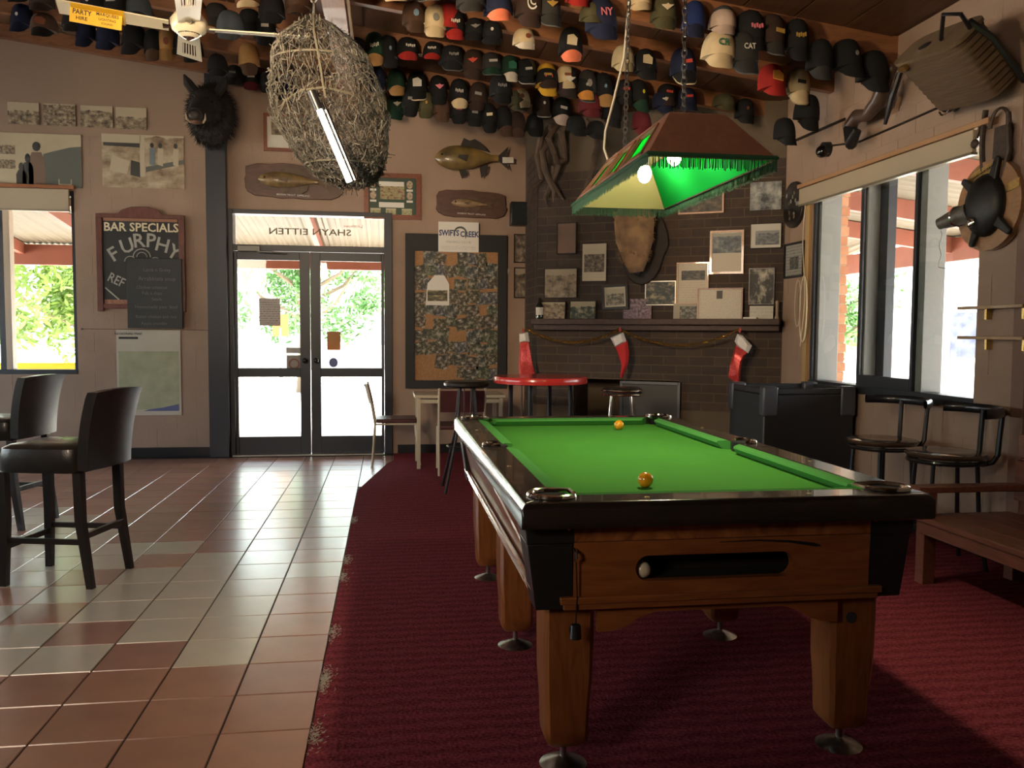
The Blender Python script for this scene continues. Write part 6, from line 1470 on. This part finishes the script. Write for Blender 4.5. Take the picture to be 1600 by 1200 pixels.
for h in HATS:
    cx, yt, yb, w = h[:4]
    Yw = .185*FPX/w/1.02
    cand = [Y for k, Y in enumerate(RH) if k == 0 or (yt+yb)/2-(yb-yt)*.30 >= low_edge(cx, RH[k-1])]
    def clear(r):   # in front of the chimney and inside the window wall
        q = ony(cx, (yt+yb)/2, r-.08); return (q-FA).dot(FN) > .13 and q.x < WX-.1
    cand = [r for r in cand if clear(r)] or [RH[0]]
    Y = min(cand, key=lambda r: abs(r-Yw))
    placed.append((Y, h))
ordw = ['first', 'second', 'third', 'fourth', 'fifth', 'sixth', 'seventh', 'eighth', 'ninth', 'tenth', 'eleventh', 'twelfth', 'thirteenth', 'fourteenth', 'fifteenth', 'sixteenth', 'seventeenth', 'eighteenth', 'nineteenth', 'twentieth'] + ['twenty-'+k for k in ('first', 'second', 'third', 'fourth', 'fifth', 'sixth', 'seventh', 'eighth', 'ninth')] + ['thirtieth'] + ['thirty-'+k for k in ('first', 'second', 'third', 'fourth', 'fifth', 'sixth', 'seventh', 'eighth', 'ninth')] + ['fortieth'] + ['forty-'+k for k in ('first', 'second', 'third', 'fourth', 'fifth')]
RN = {4.7: 'sixth', 5.64: 'fifth', 6.5: 'fourth', 7.4: 'third', 8.3: 'second', 9.15: 'first'}
BN = dict(bar='bar', round='round', wing='winged', script='lettered', big='large', dot='small')
rd = random.Random(9)
for Y in sorted(RN):
    row = sorted([h for q, h in placed if q == Y], key=lambda h: -h[0])
    for k, (cx, yt, yb, w, cc, bc, bsh, bcol, ec) in enumerate(row):
        Yh = Y-.08-max(0, min(90, yb-60))*.0006; p = ony(cx, (yt+yb)/2, Yh); dep = (p-EYE).dot(_f)
        sx = 1.1*min(1.25, max(.8, w*dep/FPX/.185)); sz = 1.12*min(1.35, max(.75, (yb-yt)*dep/FPX/.215))
        bits = f'{cc.replace("darkbrown", "dark brown")} cap'+(f' with {bc.replace("darkbrown", "dark brown")} peak' if bc != cc else '')+(f', {bcol} {BN.get(bsh, "lettered")} badge' if bsh else '')
        lab = f'{bits}, {ordw[k]} from window wall on {RN[Y]} rafter'
        pz = min(p.z-.03*sz, ceil_z(p.x)-.05-.145*sz)
        t = thing('cap', lab, 'cap', (p.x, p.y, pz), 0, group='caps hung on the rafters', rot=(rd.uniform(-.06, .06), rd.uniform(-.09, .09), rd.uniform(-.16, .16)))
        t.scale = (sx, min(1.1, sx), sz)
        v = rd.randrange(3)
        inst('crown', CRM_[v], CM[cc], t); b = inst('peak', BRM_[v][0], CM[bc], t)
        if w > 26: inst('button', BTN, CM[cc], t)
        if ec: inst('peak_edge', EDG[v], CM.get(ec) or BM[ec], b)
        if bsh.startswith('T:'):
            s = bsh[2:]; text(t, s, (0, -.094, .052), {1: .06, 2: .05, 3: .036}[len(s)], BM[bcol], rot=(pi/2-.28, 0, 0), bold=.02)
            if s == 'C':
                g = G(); g.tube([(.0+.032*cos(a), -.09-.006*sin(a), .052+.032*sin(a)) for a in [.7+5.0*q/16 for q in range(17)]], .005, 5); obj('badge', g, BM[bcol], t)
        elif bsh:
            o = inst('badge', BSH[bsh], BM[bcol], t); o.location = (rd.uniform(-.008, .012), -.088, .048); o.rotation_euler = (-.30, rd.uniform(-.1, .1), 0)
